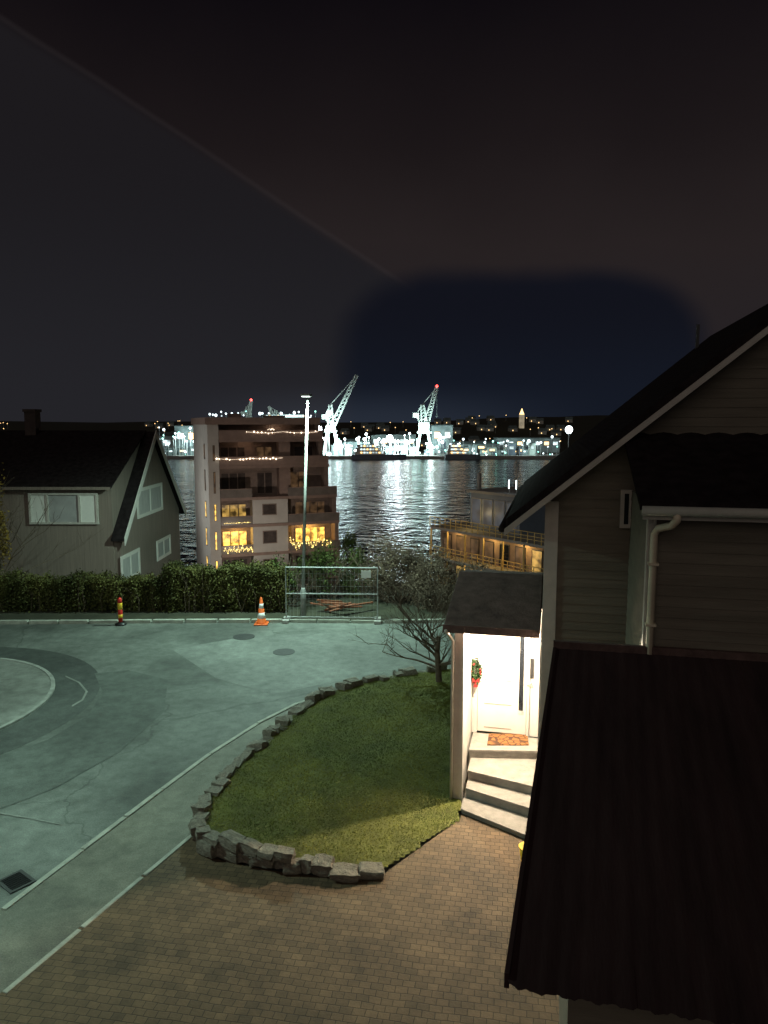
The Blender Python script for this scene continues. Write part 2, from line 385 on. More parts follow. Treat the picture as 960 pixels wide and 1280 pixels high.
el = mth('MULTIPLY_ADD', nzc, .9, el)
reflect_mass = mrange(el, .62, 1.3, 1., 0.)  # dark indoor reflection in the window glass, painted as a soft sky patch
col = mixc(reflect_mass, col, mixc(mrange(sx.outputs['Z'], .0, .16), (.0072,.0098,.0175), (.0058,.0065,.0112)))
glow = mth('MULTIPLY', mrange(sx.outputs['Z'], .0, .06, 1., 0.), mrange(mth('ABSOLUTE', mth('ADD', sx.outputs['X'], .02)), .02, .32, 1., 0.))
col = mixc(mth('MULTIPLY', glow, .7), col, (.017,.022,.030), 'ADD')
sky = N.new('ShaderNodeTexSky'); sky.sky_type = 'NISHITA'; sky.sun_disc = False; sky.sun_elevation = math.radians(-6); sky.sun_rotation = math.radians(200)
col = mixc(.004, col, sky.outputs['Color'], 'ADD')
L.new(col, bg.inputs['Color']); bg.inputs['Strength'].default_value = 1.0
sun = bpy.data.lights.new('fill_sun', 'SUN'); sun.energy = .24; sun.angle = math.radians(55); sun.color = (1,.88,.76)  # warm soft fill added from behind the camera to lift walls and roofs
so = bpy.data.objects.new('fill_sun', sun); C.objects.link(so); so.rotation_euler = (math.radians(60), 0, math.radians(-18))

def light(name, kind, loc, power, col, parent, size=.15, spot=None, target=None, blend=.2):
    l = bpy.data.lights.new(name, kind); l.energy = power; l.color = col; l.shadow_soft_size = size
    if spot: l.spot_size = math.radians(spot); l.spot_blend = blend
    o = bpy.data.objects.new(name, l); C.objects.link(o)
    if parent: o.parent = parent; o.location = WM[parent.name].inverted() @ Vector(loc)
    else: o.location = loc
    if target is not None:
        d = (Vector(target)-Vector(loc)); o.rotation_euler = d.to_track_quat('-Z','Y').to_euler()
    return o

# ------------------------------------------------------------------ terrain
YS = [-40,0,14,24,26.6,28,30,33,38,45,55,66,80,95,110,130,150,180,250,400,600,672,684,688,730,790,860,950,1060,1200,1400,1700,2300]
def prof(y):
    xs = [-40,26.6,30,33,45,80,150,180,600,672,684.9,685,760,860,950,1060,1200,1400,1700,2300]
    zs = [-.03,-.03,-.25,-.7,-3,-10.5,-27.5,-31,-32,-31,-29,-23,-22.5,-17,-8,3,10,12,10,5]
    return float(np.interp(y, xs, zs))
def tz(x, y):
    z = prof(y)
    if y > 760:
        k = min(1,(y-760)/300)
        z += k*(mnoise.noise(Vector((x*.0035, y*.002, 3.1)))*14 + 5*max(0, min(1,(x-60)/150)) - 3)
    return z
XS = [-1600,-1100,-800]+list(range(-600,601,40))+[800,1100,1600]
XS = sorted(set(XS+[-60,-30,-15,0,15,30,60]))
gv = [(x,y,tz(x,y)) for y in YS for x in XS]; nx = len(XS)
gf = [(j*nx+i, j*nx+i+1, (j+1)*nx+i+1, (j+1)*nx+i) for j in range(len(YS)-1) for i in range(nx-1)]
struct(link_mesh('ground', gv, gf, M_ground, smooth=True, origin=False))
SEA = -25
struct(link_mesh('sea', [(-1600,100,SEA),(1600,100,SEA),(1600,687,SEA),(-1600,687,SEA)], [(0,1,2,3)], M_water, origin=False))
struct(MB().box(-700,700,683,760,-30,-22.4).build('quay', M_conc))

# ------------------------------------------------------------------ near ground
def ext(a, b, d): return b+(b-a).normalized()*d
def flat(name, pts, z, m):
    return struct(link_mesh(name, [(p[0],p[1],z) for p in pts], [tuple(range(len(pts)))], m))
flat('road', [(-60,-20),(40,-20),(40,25.8),(-60,25.8)], 0, M_road)
KP = [(0,1135),(100,1060),(200,985),(260,941),(320,903),(370,878),(420,861),(470,849),(520,840),(560,834)]
kerb = [G(x,y,.1) for x,y in KP]
kerb = [ext(kerb[1],kerb[0],14)]+kerb+[ext(kerb[-2],kerb[-1],14)]
BP = [(560,846),(500,853),(440,866),(400,880),(360,908),(320,945),(285,978),(257,1012),(243,1045),(250,1062),(275,1075),(310,1083),(350,1090),(400,1096),(440,1100),(468,1101)]
base = [G(x,y,.08) for x,y in BP]
bd0 = G(240,1042,.08); bd1 = G(0,1242,.08); bdx = ext(bd0,bd1,12)
def strip(line, wdt, z0, z1, name, m, seg=None):
    mb = MB(); L2 = []
    for i, p in enumerate(line):
        d = (line[min(i+1,len(line)-1)]-line[max(i-1,0)]); d.z = 0; d.normalize(); L2.append(p+Vector((d.y,-d.x,0))*wdt)
    for i in range(len(line)-1):
        a, b, c, d = line[i], line[i+1], L2[i+1], L2[i]
        nseg = max(1, int((b-a).length/(seg or 1e9)))
        for k in range(nseg):
            t0 = k/nseg+.006; t1 = (k+1)/nseg-.006
            q = [a.lerp(b,t0), a.lerp(b,t1), d.lerp(c,t1), d.lerp(c,t0)]
            mb.prism([(p.x,p.y) for p in q], z0, z1+random.uniform(-.006,.006))
    return struct(mb.build(name, m, bevel=.012))
strip(kerb, .10, -.02, .10, 'kerb', M_kerb, .9)
flat('pavement', kerb[:-1]+[ext(base[1],base[0],0)]+base[1:9]+[bd0,bdx], .08, M_pave)
strip([bdx,bd1,bd0], .08, .02, .096, 'driveway_edging', M_kerb, 1.0)
H = Frame((0,0,0), 12.8)
def HW(x,y,z=0): return H.M @ Vector((x,y,z))
flat('driveway', [bdx,bd0]+base[8:]+[G(575,1024,.08), HW(-1.4,13.2), HW(-1.4,14.8), HW(6,14.8), HW(6,-6)], .084, M_pavers)
fk = [G(x,y,.0) for x,y in [(-500,784),(-150,780),(0,779),(150,778),(355,777),(480,778),(560,777),(760,775)]]
strip(fk, .16, -.05, .12, 'kerb_far_side', M_kerb, 1.0)
flat('verge', [(-60,25.7),(40,25.7),(40,27.6),(-60,27.6)], -.012, M_ground)
ic = Vector((-12.4,17.7,0))
def ringpts(r0, r1, n=64):
    return [[(ic.x+r*math.cos(2*PI*k/n), ic.y+r*math.sin(2*PI*k/n)) for k in range(n)] for r in (r0, r1)]
def ring(name, r0, r1, z0, z1, m):
    a, b = ringpts(r0, r1); n = len(a); vs = [(*p,z1) for p in a]+[(*p,z1) for p in b]+[(*p,z0) for p in b]+[(*p,z0) for p in a]; fs = []
    for i in range(n):
        j = (i+1)%n; fs += [(i,j,n+j,n+i),(n+i,n+j,2*n+j,2*n+i),(i,3*n+i,3*n+j,j)]
    return struct(link_mesh(name, vs, fs, m))
ring('island_kerb', 3.76, 3.86, -.02, .06, mat('dull_kerb', (.3,.31,.28), .85, .35, 4))
a, b = ringpts(3.76, 3.76); flat('traffic_island', a, .045, M_light_road)
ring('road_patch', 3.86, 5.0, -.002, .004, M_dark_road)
def pix(pts, z=0): return [G(x,y,z) for x,y in pts]
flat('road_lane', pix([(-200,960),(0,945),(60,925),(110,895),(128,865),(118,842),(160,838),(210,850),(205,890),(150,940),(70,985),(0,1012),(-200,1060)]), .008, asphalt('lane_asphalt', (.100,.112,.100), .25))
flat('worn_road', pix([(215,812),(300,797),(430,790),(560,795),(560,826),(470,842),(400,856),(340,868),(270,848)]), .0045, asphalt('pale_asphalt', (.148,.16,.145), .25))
flat('road_joint', pix([(0,1016),(40,1023),(78,1031),(78,1032.2),(40,1024.6),(0,1018)]), .012, M_light_road)
flat('road_joint', pix([(82,845),(100,853),(110,865),(104,876),(90,884),(90,882),(102,875),(107,865),(98,854),(82,846.5)]), .0125, M_light_road)

def manhole(px, py, r, lab):
    p = G(px, py, .004); t = thing('manhole_cover', lab, 'manhole cover', p)
    MB().lathe(p, [(r,0),(r,.010),(r*.9,.010)], 28).build('rim', M_rim, t)
    mb = MB(); mb.lathe(p, [(r*.88,0),(r*.88,.009),(r*.5,.009),(r*.48,.012),(.01,.012)], 28); mb.build('lid', M_rim, t)
manhole(305,796,.36,'dark round manhole cover in the road just below the traffic cone')
manhole(355,815,.34,'round manhole cover nearer the camera than the fence, in the pale asphalt')
p = G(20,1102,.006); t = thing('drain_grate', 'black square drain grate at the road kerb bottom left', 'drain', p, math.radians(-38))
mb = MB(WM[t.name]); mb.box(-.24,.24,-.2,-.15,0,.012); mb.box(-.24,.24,.15,.2,0,.012); mb.box(-.24,-.19,-.15,.15,0,.012); mb.box(.19,.24,-.15,.15,0,.012); mb.build('frame', M_rim, t)
mb = MB(WM[t.name])
for k in range(7): mb.box(-.175+k*.053,-.15+k*.053,-.15,.15,0,.010)
mb.build('grate', M_black, t)

# lawn
edge0, edge1 = G(468,1101,.09), G(575,1024,.09)
def inward(pl, d):
    out = []
    for i, p in enumerate(pl):
        q = (pl[min(i+1,len(pl)-1)]-pl[max(i-1,0)]); q.z = 0; q.normalize(); out.append(p+Vector((-q.y,q.x,0))*d)
    return out
inn = inward(base, .14)
lawn_poly = [(p.x,p.y) for p in inn]+[(edge1.x,edge1.y)]+[tuple(HW(-1.5,13.0).xy), tuple(HW(-1.5,20.5).xy)]
def inside(x, y, poly):
    c = False; n = len(poly); j = n-1
    for i in range(n):
        xi, yi = poly[i]; xj, yj = poly[j]
        if (yi > y) != (yj > y) and x < (xj-xi)*(y-yi)/(yj-yi)+xi: c = not c
        j = i
    return c
ed = (edge1-edge0).normalized(); en = Vector((-ed.y, ed.x, 0))
def lz(x, y):
    d = (Vector((x,y,0))-edge0).dot(en); k = max(0,min(1,d/2.2)); k = k*k*(3-2*k)
    return .095+.25*k+.03*mnoise.noise(Vector((x*.9,y*.9,0)))*k
ax = np.array(lawn_poly); x0, y0 = ax.min(0); x1, y1 = ax.max(0); st = .09
idx = {}; lv = []; lf = []
nxg = int((x1-x0)/st)+2; nyg = int((y1-y0)/st)+2
def gi(i, j):
    if (i,j) not in idx:
        x = x0+i*st; y = y0+j*st; idx[(i,j)] = len(lv); lv.append((x,y,lz(x,y)))
    return idx[(i,j)]
cells = []
for i in range(nxg):
    for j in range(nyg):
        if inside(x0+(i+.5)*st, y0+(j+.5)*st, lawn_poly):
            lf.append((gi(i,j),gi(i+1,j),gi(i+1,j+1),gi(i,j+1))); cells.append((i,j))
struct(link_mesh('lawn', lv, lf, M_lawn, smooth=True, recalc=False))
def grass(n):
    ci = rng.integers(0, len(cells), n); ce = np.array(cells)[ci]; u = rng.random((n,2))
    xy = np.array([x0,y0])+(ce+u)*st
    z = np.array([lz(a,b) for a,b in xy])
    h = rng.uniform(.010,.030,n); an = rng.uniform(0,2*PI,n); wd = .007; le = rng.normal(0,.028,(n,2))
    V = np.zeros((n,3,3)); d = np.stack([np.cos(an),np.sin(an)],1)*wd
    V[:,0,:2] = xy-d; V[:,1,:2] = xy+d; V[:,2,:2] = xy+le; V[:,0,2] = z-.004; V[:,1,2] = z-.004; V[:,2,2] = z+h
    me = bpy.data.meshes.new('grass'); me.from_pydata(V.reshape(-1,3).tolist(), [], np.arange(3*n).reshape(-1,3).tolist())
    me.materials.append(M_grass); o = bpy.data.objects.new('grass', me); C.objects.link(o)
    props(o, 'short green grass covering the raised lawn beside the porch', 'grass', kind='stuff')
grass(80000)

# stones round the lawn
protos = []
for k in range(8):
    bm = bmesh.new(); bmesh.ops.create_cube(bm, size=1); bmesh.ops.subdivide_edges(bm, edges=bm.edges[:], cuts=3, use_grid_fill=True)
    for v in bm.verts:
        n = v.co.normalized()*.6; v.co = v.co.lerp(n, .13)
        v.co += mnoise.noise_vector(v.co*1.5+Vector((k*7.3,0,0)))*.17
        v.co += mnoise.noise_vector(v.co*4+Vector((k*3.3,5,0)))*.03
    me = bpy.data.meshes.new('edging_stone'); bm.to_mesh(me); bm.free(); me.materials.append(M_stone)
    protos.append(me)
def along(pl, s):
    for i in range(len(pl)-1):
        l = (pl[i+1]-pl[i]).length
        if s <= l: return pl[i].lerp(pl[i+1], s/l), (pl[i+1]-pl[i]).normalized()
        s -= l
    return pl[-1], (pl[-1]-pl[-2]).normalized()
cum = [0]
for i in range(len(base)-1): cum.append(cum[-1]+(base[i+1]-base[i]).length)
tot = cum[-1]
def put_stone(s, z, l, h, lab, grp, wd=(.18,.28)):
    p, d = along(base, s)
    o = bpy.data.objects.new('edging_stone', random.choice(protos)); C.objects.link(o)
    nrm = Vector((-d.y,d.x,0))
    o.location = p+nrm*random.uniform(.02,.14)+Vector((0,0,z+h/2-.05)); o.scale = (l, random.uniform(*wd), h)
    o.rotation_euler = (random.uniform(-.16,.16), random.uniform(-.14,.14), math.atan2(d.y,d.x)+random.uniform(-.25,.25))
    props(o, lab, 'stone', grp)
s = .1
while s < tot-.1:
    l = random.uniform(.16,.42); big = cum[5] < s < cum[13]
    if s < cum[5]: put_stone(s+l/2, .08, l*1.0, random.uniform(.22,.44), 'small rough grey stone in the single row along the pavement edge of the lawn', 'stones along the pavement edge of the lawn', (.22,.36))
    elif big: put_stone(s+l/2, .08, l*1.02, random.uniform(.16,.22), 'rough block in the lower course of the stone wall at the lawn corner', 'lower course stones of the lawn wall')
    else: put_stone(s+l/2, .08, l*1.0, random.uniform(.12,.16), 'low rough stone where the lawn wall runs out on the brick driveway', 'stones at the driveway end of the lawn wall')
    s += l
s = cum[5]+.15
while s < cum[12]:
    l = random.uniform(.16,.40)
    put_stone(s+l/2, .235, l*1.0, random.uniform(.12,.19), 'rough block in the upper course of the stone wall at the lawn corner', 'upper course stones of the lawn wall'); s += l

# ------------------------------------------------------------------ leaf helpers
def leaves(name, m, pts, size, parent):
    n = len(pts); nr = rng.normal(size=(n,3)); nr /= np.linalg.norm(nr,axis=1)[:,None]
    t = np.cross(nr, rng.normal(size=(n,3))); t /= np.linalg.norm(t,axis=1)[:,None]; b = np.cross(nr,t)
    sz = rng.uniform(.6,1.3,n)[:,None]*size
    t = t*sz; b = b*sz*.6
    V = np.stack([pts-t, pts+b, pts+t, pts-b],1).reshape(-1,3)
    inv = np.array(WM[parent.name].inverted()); V = V@inv[:3,:3].T+inv[:3,3]
    me = bpy.data.meshes.new(name); me.from_pydata(V.tolist(), [], np.arange(4*n).reshape(-1,4).tolist()); me.materials.append(m)
    o = bpy.data.objects.new(name, me); C.objects.link(o); o.parent = parent; WM[o.name] = WM[parent.name]
    return o
def clump(c, r, nc, n, tight=.28):
    d = rng.normal(size=(nc,3)); d /= np.linalg.norm(d,axis=1)[:,None]; rad = rng.uniform(.45,1,nc)[:,None]
    cc = d*rad*np.array(r); k = rng.integers(0,nc,n)
    pts = cc[k]+rng.normal(size=(n,3))*np.array(r)*tight*rng.uniform(.5,1.1,nc)[k][:,None]
    return pts+np.array(c)
def branch(mb, p, d, l, r, depth, spread=.6, n=5, lift=.12):
    pts = [p]; dd = d.copy(); q = p.copy()
    for k in range(3):
        dd = (dd+Vector((random.gauss(0,.14),random.gauss(0,.14),random.gauss(0,.10)+lift*.3))).normalized(); q = q+dd*l/3; pts.append(q.copy())
    mb.tube(pts, r, r*.62, n)
    if depth == 0: return
    for k in range(random.choice((2,3,3))):
        t = random.choice((1,2,3,3)); nd = (dd+Vector((random.gauss(0,spread),random.gauss(0,spread),random.gauss(lift,spread*.6)))).normalized()
        branch(mb, pts[t], nd, l*random.uniform(.6,.85), r*.58, depth-1, spread, 4, lift)
def hedge(x0p, x1p, ytop, lab, n):
    a = G(x0p,772,0); b = G(x1p,772,0); a.y = b.y = 27.0
    h = P(x0p, ytop, 27.3).z
    t = thing('hedge', lab, 'hedge', ((a.x+b.x)/2, 27.6, -.05))
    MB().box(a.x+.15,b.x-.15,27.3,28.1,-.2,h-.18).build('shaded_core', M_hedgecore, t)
    L_ = b.x-a.x; u = rng.random(n); 
    k = rng.random(n); pts = np.zeros((n,3)); pts[:,0] = a.x+u*L_
    bumpy = .10*np.sin(pts[:,0]*2.1)+.08*np.sin(pts[:,0]*5.3+1)+.06*np.sin(pts[:,0]*11)
    front = k < .68
    pts[:,1] = np.where(front, 27.18+rng.normal(0,.09,n)+.07*np.sin(pts[:,0]*3.3)+.05*np.sin(pts[:,0]*9), rng.uniform(27.1,28.3,n))
    zz_ = rng.random(n)**.85*(h+.03)
    pts[:,2] = np.where(front, zz_, h-.10+rng.normal(0,.08,n)+bumpy*.6)
    pts[:,2] += bumpy*.25*(pts[:,2]/h)
    leaves('foliage', M_hedge, pts, .045, t)
    mb = MB()
    for i in range(int(L_*9)):
        x = random.uniform(a.x,b.x); y = random.uniform(26.98,27.4); hh = random.uniform(.6,1.15)*h
        mb.tube([(x,y,0),(x+random.gauss(0,.1),y-.05,hh*.5),(x+random.gauss(0,.25),y+random.gauss(0,.1),hh)], .012, .005, 4)
    mb.build('twigs', M_bark, t)
hedge(-220, 195, 724, 'long clipped hedge in front of the grey gabled house', 42000)
hedge(196, 356, 711, 'taller bushier hedge behind the traffic cone, left of the wire fence', 20000)

def shrub(name, px, py_top, py_base, Y, wpx, m, n, size, lab, cat='bush', nb=9, nc=26):
    b = P(px, py_base, Y); b.z = min(b.z, tz(b.x,Y)); top = P(px, py_top, Y).z; r = wpx/2/F*Y; hh = top-b.z
    t = thing(name, lab, cat, b)
    pts = clump((b.x,Y,b.z+hh*.58), (r*.85,r*.7,hh*.40), nc, n, .22)
    leaves('crown', m, pts, size, t)
    mb = MB()
    for k in range(nb):
        d = Vector((random.gauss(0,.5),random.gauss(0,.4),1)).normalized()
        branch(mb, b.copy(), d, hh*.42, .035, 3, .45)
    mb.build('branches', M_bark, t)
    return t
shrub('bush', 502, 668, 778, 29.5, 100, M_brownleaf, 12000, .036, 'tall rounded brown bush just right of the wire fence', nb=16, nc=60)
shrub('bush', 545, 690, 790, 27.6, 80, M_brownleaf, 7500, .034, 'brown bare bush beside the dark porch roof', nb=14, nc=45)
shrub('bush', 448, 690, 770, 31.5, 60, M_greenleaf, 2600, .055, 'low green bush behind the right half of the wire fence')
shrub('bush', 402, 684, 765, 30.5, 66, M_greenleaf, 3200, .055, 'dense green bush behind the lamp post and wire fence')
shrub('bush', 590, 705, 775, 31, 90, M_brownleaf, 3000, .05, 'brown bush mostly hidden behind the porch roof')
shrub('bush', 352, 700, 772, 28.6, 40, M_greenleaf, 1500, .055, 'green bush filling the gap between tall hedge and lamp post')
shrub('tree', 0, 596, 745, 30.5, 42, M_amberleaf, 2600, .06, 'small tree with amber leaves at the left edge before the grey house', 'tree')
shrub('bush', 440, 668, 720, 48, 40, M_greenleaf, 1500, .08, 'green bush lower down the slope beside the apartment block')

b = G(549,852,.36); t = thing('bare_tree', 'small leafless tree standing on the lawn left of the porch', 'tree', b)
mb = MB(); mb.tube([b-Vector((0,0,.1)), b+Vector((-.03,0,.4)), b+Vector((-.06,.02,.8)), b+Vector((-.02,.03,1.2))], .085, .06, 9); mb.build('trunk', M_bark, t)
mb = MB()
random.seed(21)
for k in range(13):
    z = random.uniform(.35,1.2); an = PI+random.gauss(0,1.1) if k < 8 else random.uniform(0,2*PI)
    branch(mb, b+Vector((-.04,.02,z)), Vector((math.cos(an),math.sin(an)*.8,random.uniform(.1,1.0))).normalized(), random.uniform(.6,.95), .032, 4, .5, 5, .1)
mb.build('branches', M_bark, t)

# ------------------------------------------------------------------ street lamps
def street_lamp(loc, lab, power, h=8.0, col=(.66,1.0,.84), pt=False):
    loc = Vector(loc); t = thing('street_lamp', lab, 'street lamp', loc)
    MB().lathe(loc, [(.11,-.1),(.11,.9),(.075,1.0),(.07,1.05)], 14).build('base', M_pole, t, True)
    MB().tube([loc+Vector((0,0,1.0)), loc+Vector((.12,0,h*.56)), loc+Vector((.25,0,h-.1))], .062, .04, 12).build('pole', M_pole, t, True)
    hp = loc+Vector((.25,-.1,h-.05))
    mb = MB(); mb.lathe((hp.x,hp.y+.1,hp.z), [(.05,-.12),(.06,.0),(.05,.05)], 10)
    mb.prism([(hp.x-.16,hp.y-.75),(hp.x+.16,hp.y-.75),(hp.x+.2,hp.y-.3),(hp.x+.12,hp.y+.25),(hp.x-.12,hp.y+.25),(hp.x-.2,hp.y-.3)], hp.z+.02, hp.z+.10)
    hd = mb.build('lamp_head', M_pole, t, bevel=.02)
    MB().box(hp.x-.13,hp.x+.13,hp.y-.7,hp.y-.3,hp.z-.004,hp.z+.018).build('lens', M_lens, hd)
    if pt: light('lamp_light', 'POINT', hp+Vector((0,-.9,.25)), power, col, t, .12)
    else: light('lamp_light', 'SPOT', hp+Vector((0,-.55,-.06)), power, col, t, .12, 170, hp+Vector((0,-.55,-5)), .3)
    return t
street_lamp(G(378,772,0)+Vector((0,.35,-.01)), 'tall slim grey street lamp behind the wire fence panel', 4900)
street_lamp((-9.8,12.6,0), 'assumed street lamp added outside the left edge of the picture to light the road', 2100)  # assumed lamp, added out of view as a second light for the road

# wire fence panel
fl = G(358,777,0); fr = G(472,778,0); fl.z = fr.z = .02
t = thing('site_fence', 'temporary wire mesh fence panel standing on the far kerb', 'fence', (fl+fr)/2)
dx = fr-fl; Hh = 1.95
mb = MB()
mb.tube([fl, fl+Vector((0,0,Hh))], .022, None, 8); mb.tube([fr, fr+Vector((0,0,Hh))], .022, None, 8)
for z in (.15, 1.0, Hh): mb.tube([fl+Vector((0,0,z)), fr+Vector((0,0,z))], .020, None, 8)
mb.build('frame', M_steel, t)
mb = MB()
for k in range(1, 24):
    p = fl.lerp(fr,k/24); mb.tube([p+Vector((0,.01,.15)), p+Vector((0,.01,Hh))], .003, None, 4)
for k in range(1, 8):
    z = .15+k*(Hh-.15)/8; mb.tube([fl+Vector((0,-.008,z)), fr+Vector((0,-.008,z))], .003, None, 4)
mb.build('wire_mesh', M_steel, t)
for q in (fl, fr): MB().box(q.x-.12,q.x+.12,q.y-.32,q.y+.32,.0,.13).build('foot', M_conc, t, bevel=.02)
q = fl.lerp(fr,.875); MB().box(q.x-.17,q.x+.17,q.y-.05,q.y-.035,Hh-.33,Hh-.08).build('sign', M_reflect, t)
random.seed(5)
for k in range(8):
    p = G(random.uniform(402,448), random.uniform(756,764), .05); p.y = 27.2+random.uniform(-.5,.5)
    M = Matrix.Translation((p.x,p.y,.08+.045*k)) @ Matrix.Rotation(random.uniform(-.7,.7),4,'Z') @ Matrix.Rotation(random.uniform(-.25,.25),4,'Y')
    l = random.uniform(.45,.8)
    o = MB(M).box(-l,l,-.06,.06,-.02,.025).build('board', M_redwood)
    props(o, 'rusty red board in the loose heap behind the wire fence', 'board', 'boards heaped behind the fence')

# cone
p = G(327,780,.0); t = thing('traffic_cone', 'orange traffic cone with white bands on the far kerb', 'traffic cone', p)
mb = MB(); mb.prism([(p.x-.24,p.y-.24),(p.x+.24,p.y-.24),(p.x+.24,p.y+.24),(p.x-.24,p.y+.24)], .0, .05); mb.build('base', M_orange, t, bevel=.02)
def cr(z): return .17-(.17-.035)*(z/.95)
MB().lathe(p, [(.185,.05),(cr(.05),.07),(cr(.95),.95),(.02,.96)], 20).build('body', M_orange, t, True)
for z0, z1 in ((.22,.42),(.58,.74)): MB().lathe(p, [(cr(z0)+.004,z0),(cr(z1)+.004,z1)], 20).build('reflective_band', M_reflect, t, True)
p = G(151,781,.0); t = thing('marker_post', 'short red and yellow marker post on the far kerb before the hedge', 'marker post', p)
MB().lathe(p, [(.2,0),(.2,.05),(.09,.09),(.06,.12)], 14).build('base', M_black, t, True)
MB().lathe(p, [(.075,.1),(.075,.55),(.07,.56)], 14).build('body', M_red, t, True)
MB().lathe(p, [(.08,.56),(.08,.78),(.07,.79)], 14).build('upper_band', M_yellow, t, True)
MB().lathe(p, [(.072,.79),(.072,.93),(.03,.97)], 14).build('cap', M_red, t, True)
MB().lathe(p, [(.079,.26),(.079,.38)], 14).build('lower_band', M_yellow, t, True)

# ------------------------------------------------------------------ right house
HR = thing('wooden_house', 'dim grey brown clapboard house with steep dark roof and lit porch on the right', 'house', HW(0,12.3), H.rz)
hm = lambda: MB(H.M)
SL = .83
def zr(x): return 5.33+SL*(x+.62)
RX = 3.74
def clapx(mb, y, xl, xr, z0, z1, h=.145, d=.013):
    z = z0
    while z < z1-.001:
        zb = min(z+h, z1); a0, a1, b0, b1 = xl(z), xr(z), xl(zb), xr(zb)
        if a1 > a0 and b1 >= b0:
            mb.quad((a0,y-d,z),(a1,y-d,z),(b1,y-.003,zb),(b0,y-.003,zb)); mb.quad((a0,y,z),(a1,y,z),(a1,y-d,z),(a0,y-d,z))
        z = zb
def clapy(mb, x, y0, y1, z0, z1, h=.145, d=.013):
    z = z0
    while z < z1-.001:
        zb = min(z+h, z1)
        mb.quad((x-d,y1,z),(x-d,y0,z),(x-.003,y0,zb),(x-.003,y1,zb)); mb.quad((x,y1,z),(x,y0,z),(x-d,y0,z),(x-d,y1,z)); z = zb
mb = hm(); clapx(mb, 12.3, lambda z: max(.125,(z-5.33)/SL-.62), lambda z: 7.48-max(.0,(z-5.33)/SL-.62), 0, zr(RX))
mb.xz([(-.06,0),(7.5,0),(7.5,zr(-.06)),(RX,zr(RX)),(-.06,zr(-.06))], 12.302, 19.6)
mb.build('wall', M_siding, HR, recalc=False)
hm().box(-.09,.125,12.265,12.301,0,5.75).build('corner_board', M_trim, HR, bevel=.004)
mb = hm(); mb.xz([(-.70,zr(-.70)),(RX,zr(RX)),(RX,zr(RX)+.22),(-.70,zr(-.70)+.22)], 11.9, 20)
mb.xz([(RX,zr(RX)),(8.18,zr(-.70)),(8.18,zr(-.70)+.22),(RX,zr(RX)+.22)], 11.9, 20)
rf = mb.build('roof', M_roof, HR)
hm().xz([(-.72,zr(-.72)-.03),(RX,zr(RX)-.03),(RX,zr(RX)+.08),(-.72,zr(-.72)+.08)], 11.86, 11.899).build('bargeboard', M_trim, HR)
hm().tube([(-.76,11.9,zr(-.7)+.06),(-.76,20,zr(-.7)+.06)], .06, None, 8).build('gutter', M_roof, HR, True)
mb = hm(); mb.box(RX-.45,RX-.38,19.3,19.37,zr(RX)-.2,zr(RX)+.42); mb.build('vent_pipe', M_black, HR)
# bay
bx0, by0 = 1.25, 10.0
gz = 5.98
mb = hm(); clapx(mb, by0, lambda z: bx0+.09, lambda z: 7.0, 0, gz-.05); clapy(mb, bx0, by0+.09, 12.28, 0, gz-.02)
mb.box(bx0+.001,7.0,by0+.002,12.29,0,gz-.05); mb.build('bay_wall', M_siding, HR, recalc=False)
mb = hm(); mb.box(bx0-.028,bx0+.085,by0-.028,by0+.085,0,gz-.06); mb.build('bay_corner_board', M_trim, HR, bevel=.004)
mb = hm()
nr_ = 60
vs = []; fs = []
for k in range(nr_+1):
    x = bx0-.16+k*(6.0/nr_); o_ = .035*abs(math.sin(k*PI/4))
    vs += [(x,9.68,gz+.02+o_),(x,12.3,gz+.86+o_),(x,9.68,gz-.05),(x,12.3,gz+.79)]
for k in range(nr_):
    a = 4*k; fs += [(a,a+4,a+5,a+1),(a+2,a+3,a+7,a+6),(a,a+2,a+6,a+4)]
mb.add(vs, fs+[(0,1,3,2)]); mb.build('bay_roof', M_roof, HR)
mb = hm(); mb.tube([(bx0-.14,9.62,gz-.05),(7,9.62,gz-.05)], .06, None, 10); mb.build('bay_gutter', M_trim, HR, True)
hm().box(bx0-.12,7,9.70,9.73,gz-.17,gz-.04).build('bay_fascia', M_trim, HR)
mb = hm()
mb.tube([(1.52,9.62,gz-.08),(1.52,9.62,gz-.16),(1.48,9.7,gz-.24),(1.34,9.86,gz-.30),(1.30,9.90,gz-.38),(1.30,9.90,2.0)], .05, None, 10)
mb.build('downspout', M_spout, HR, True)
for z in (5.2, 4.4): hm().box(1.235,1.365,9.83,9.96,z,z+.03).build('downspout_bracket', M_spout, HR)
x0_, zt_ = H.hit(776,612,12.26); x1_, zb_ = H.hit(789,660,12.26)
fr_ = hm(); fr_.box(x0_,x0_+.06,12.22,12.275,zb_,zt_); fr_.box(x1_-.05,x1_,12.22,12.275,zb_,zt_); fr_.box(x0_+.06,x1_-.05,12.22,12.275,zb_,zb_+.06); fr_.box(x0_+.06,x1_-.05,12.22,12.275,zt_-.06,zt_)
wf = fr_.build('window', M_trim, HR); hm().box(x0_+.06,x1_-.05,12.245,12.255,zb_+.06,zt_-.06).build('pane', M_glass, wf)
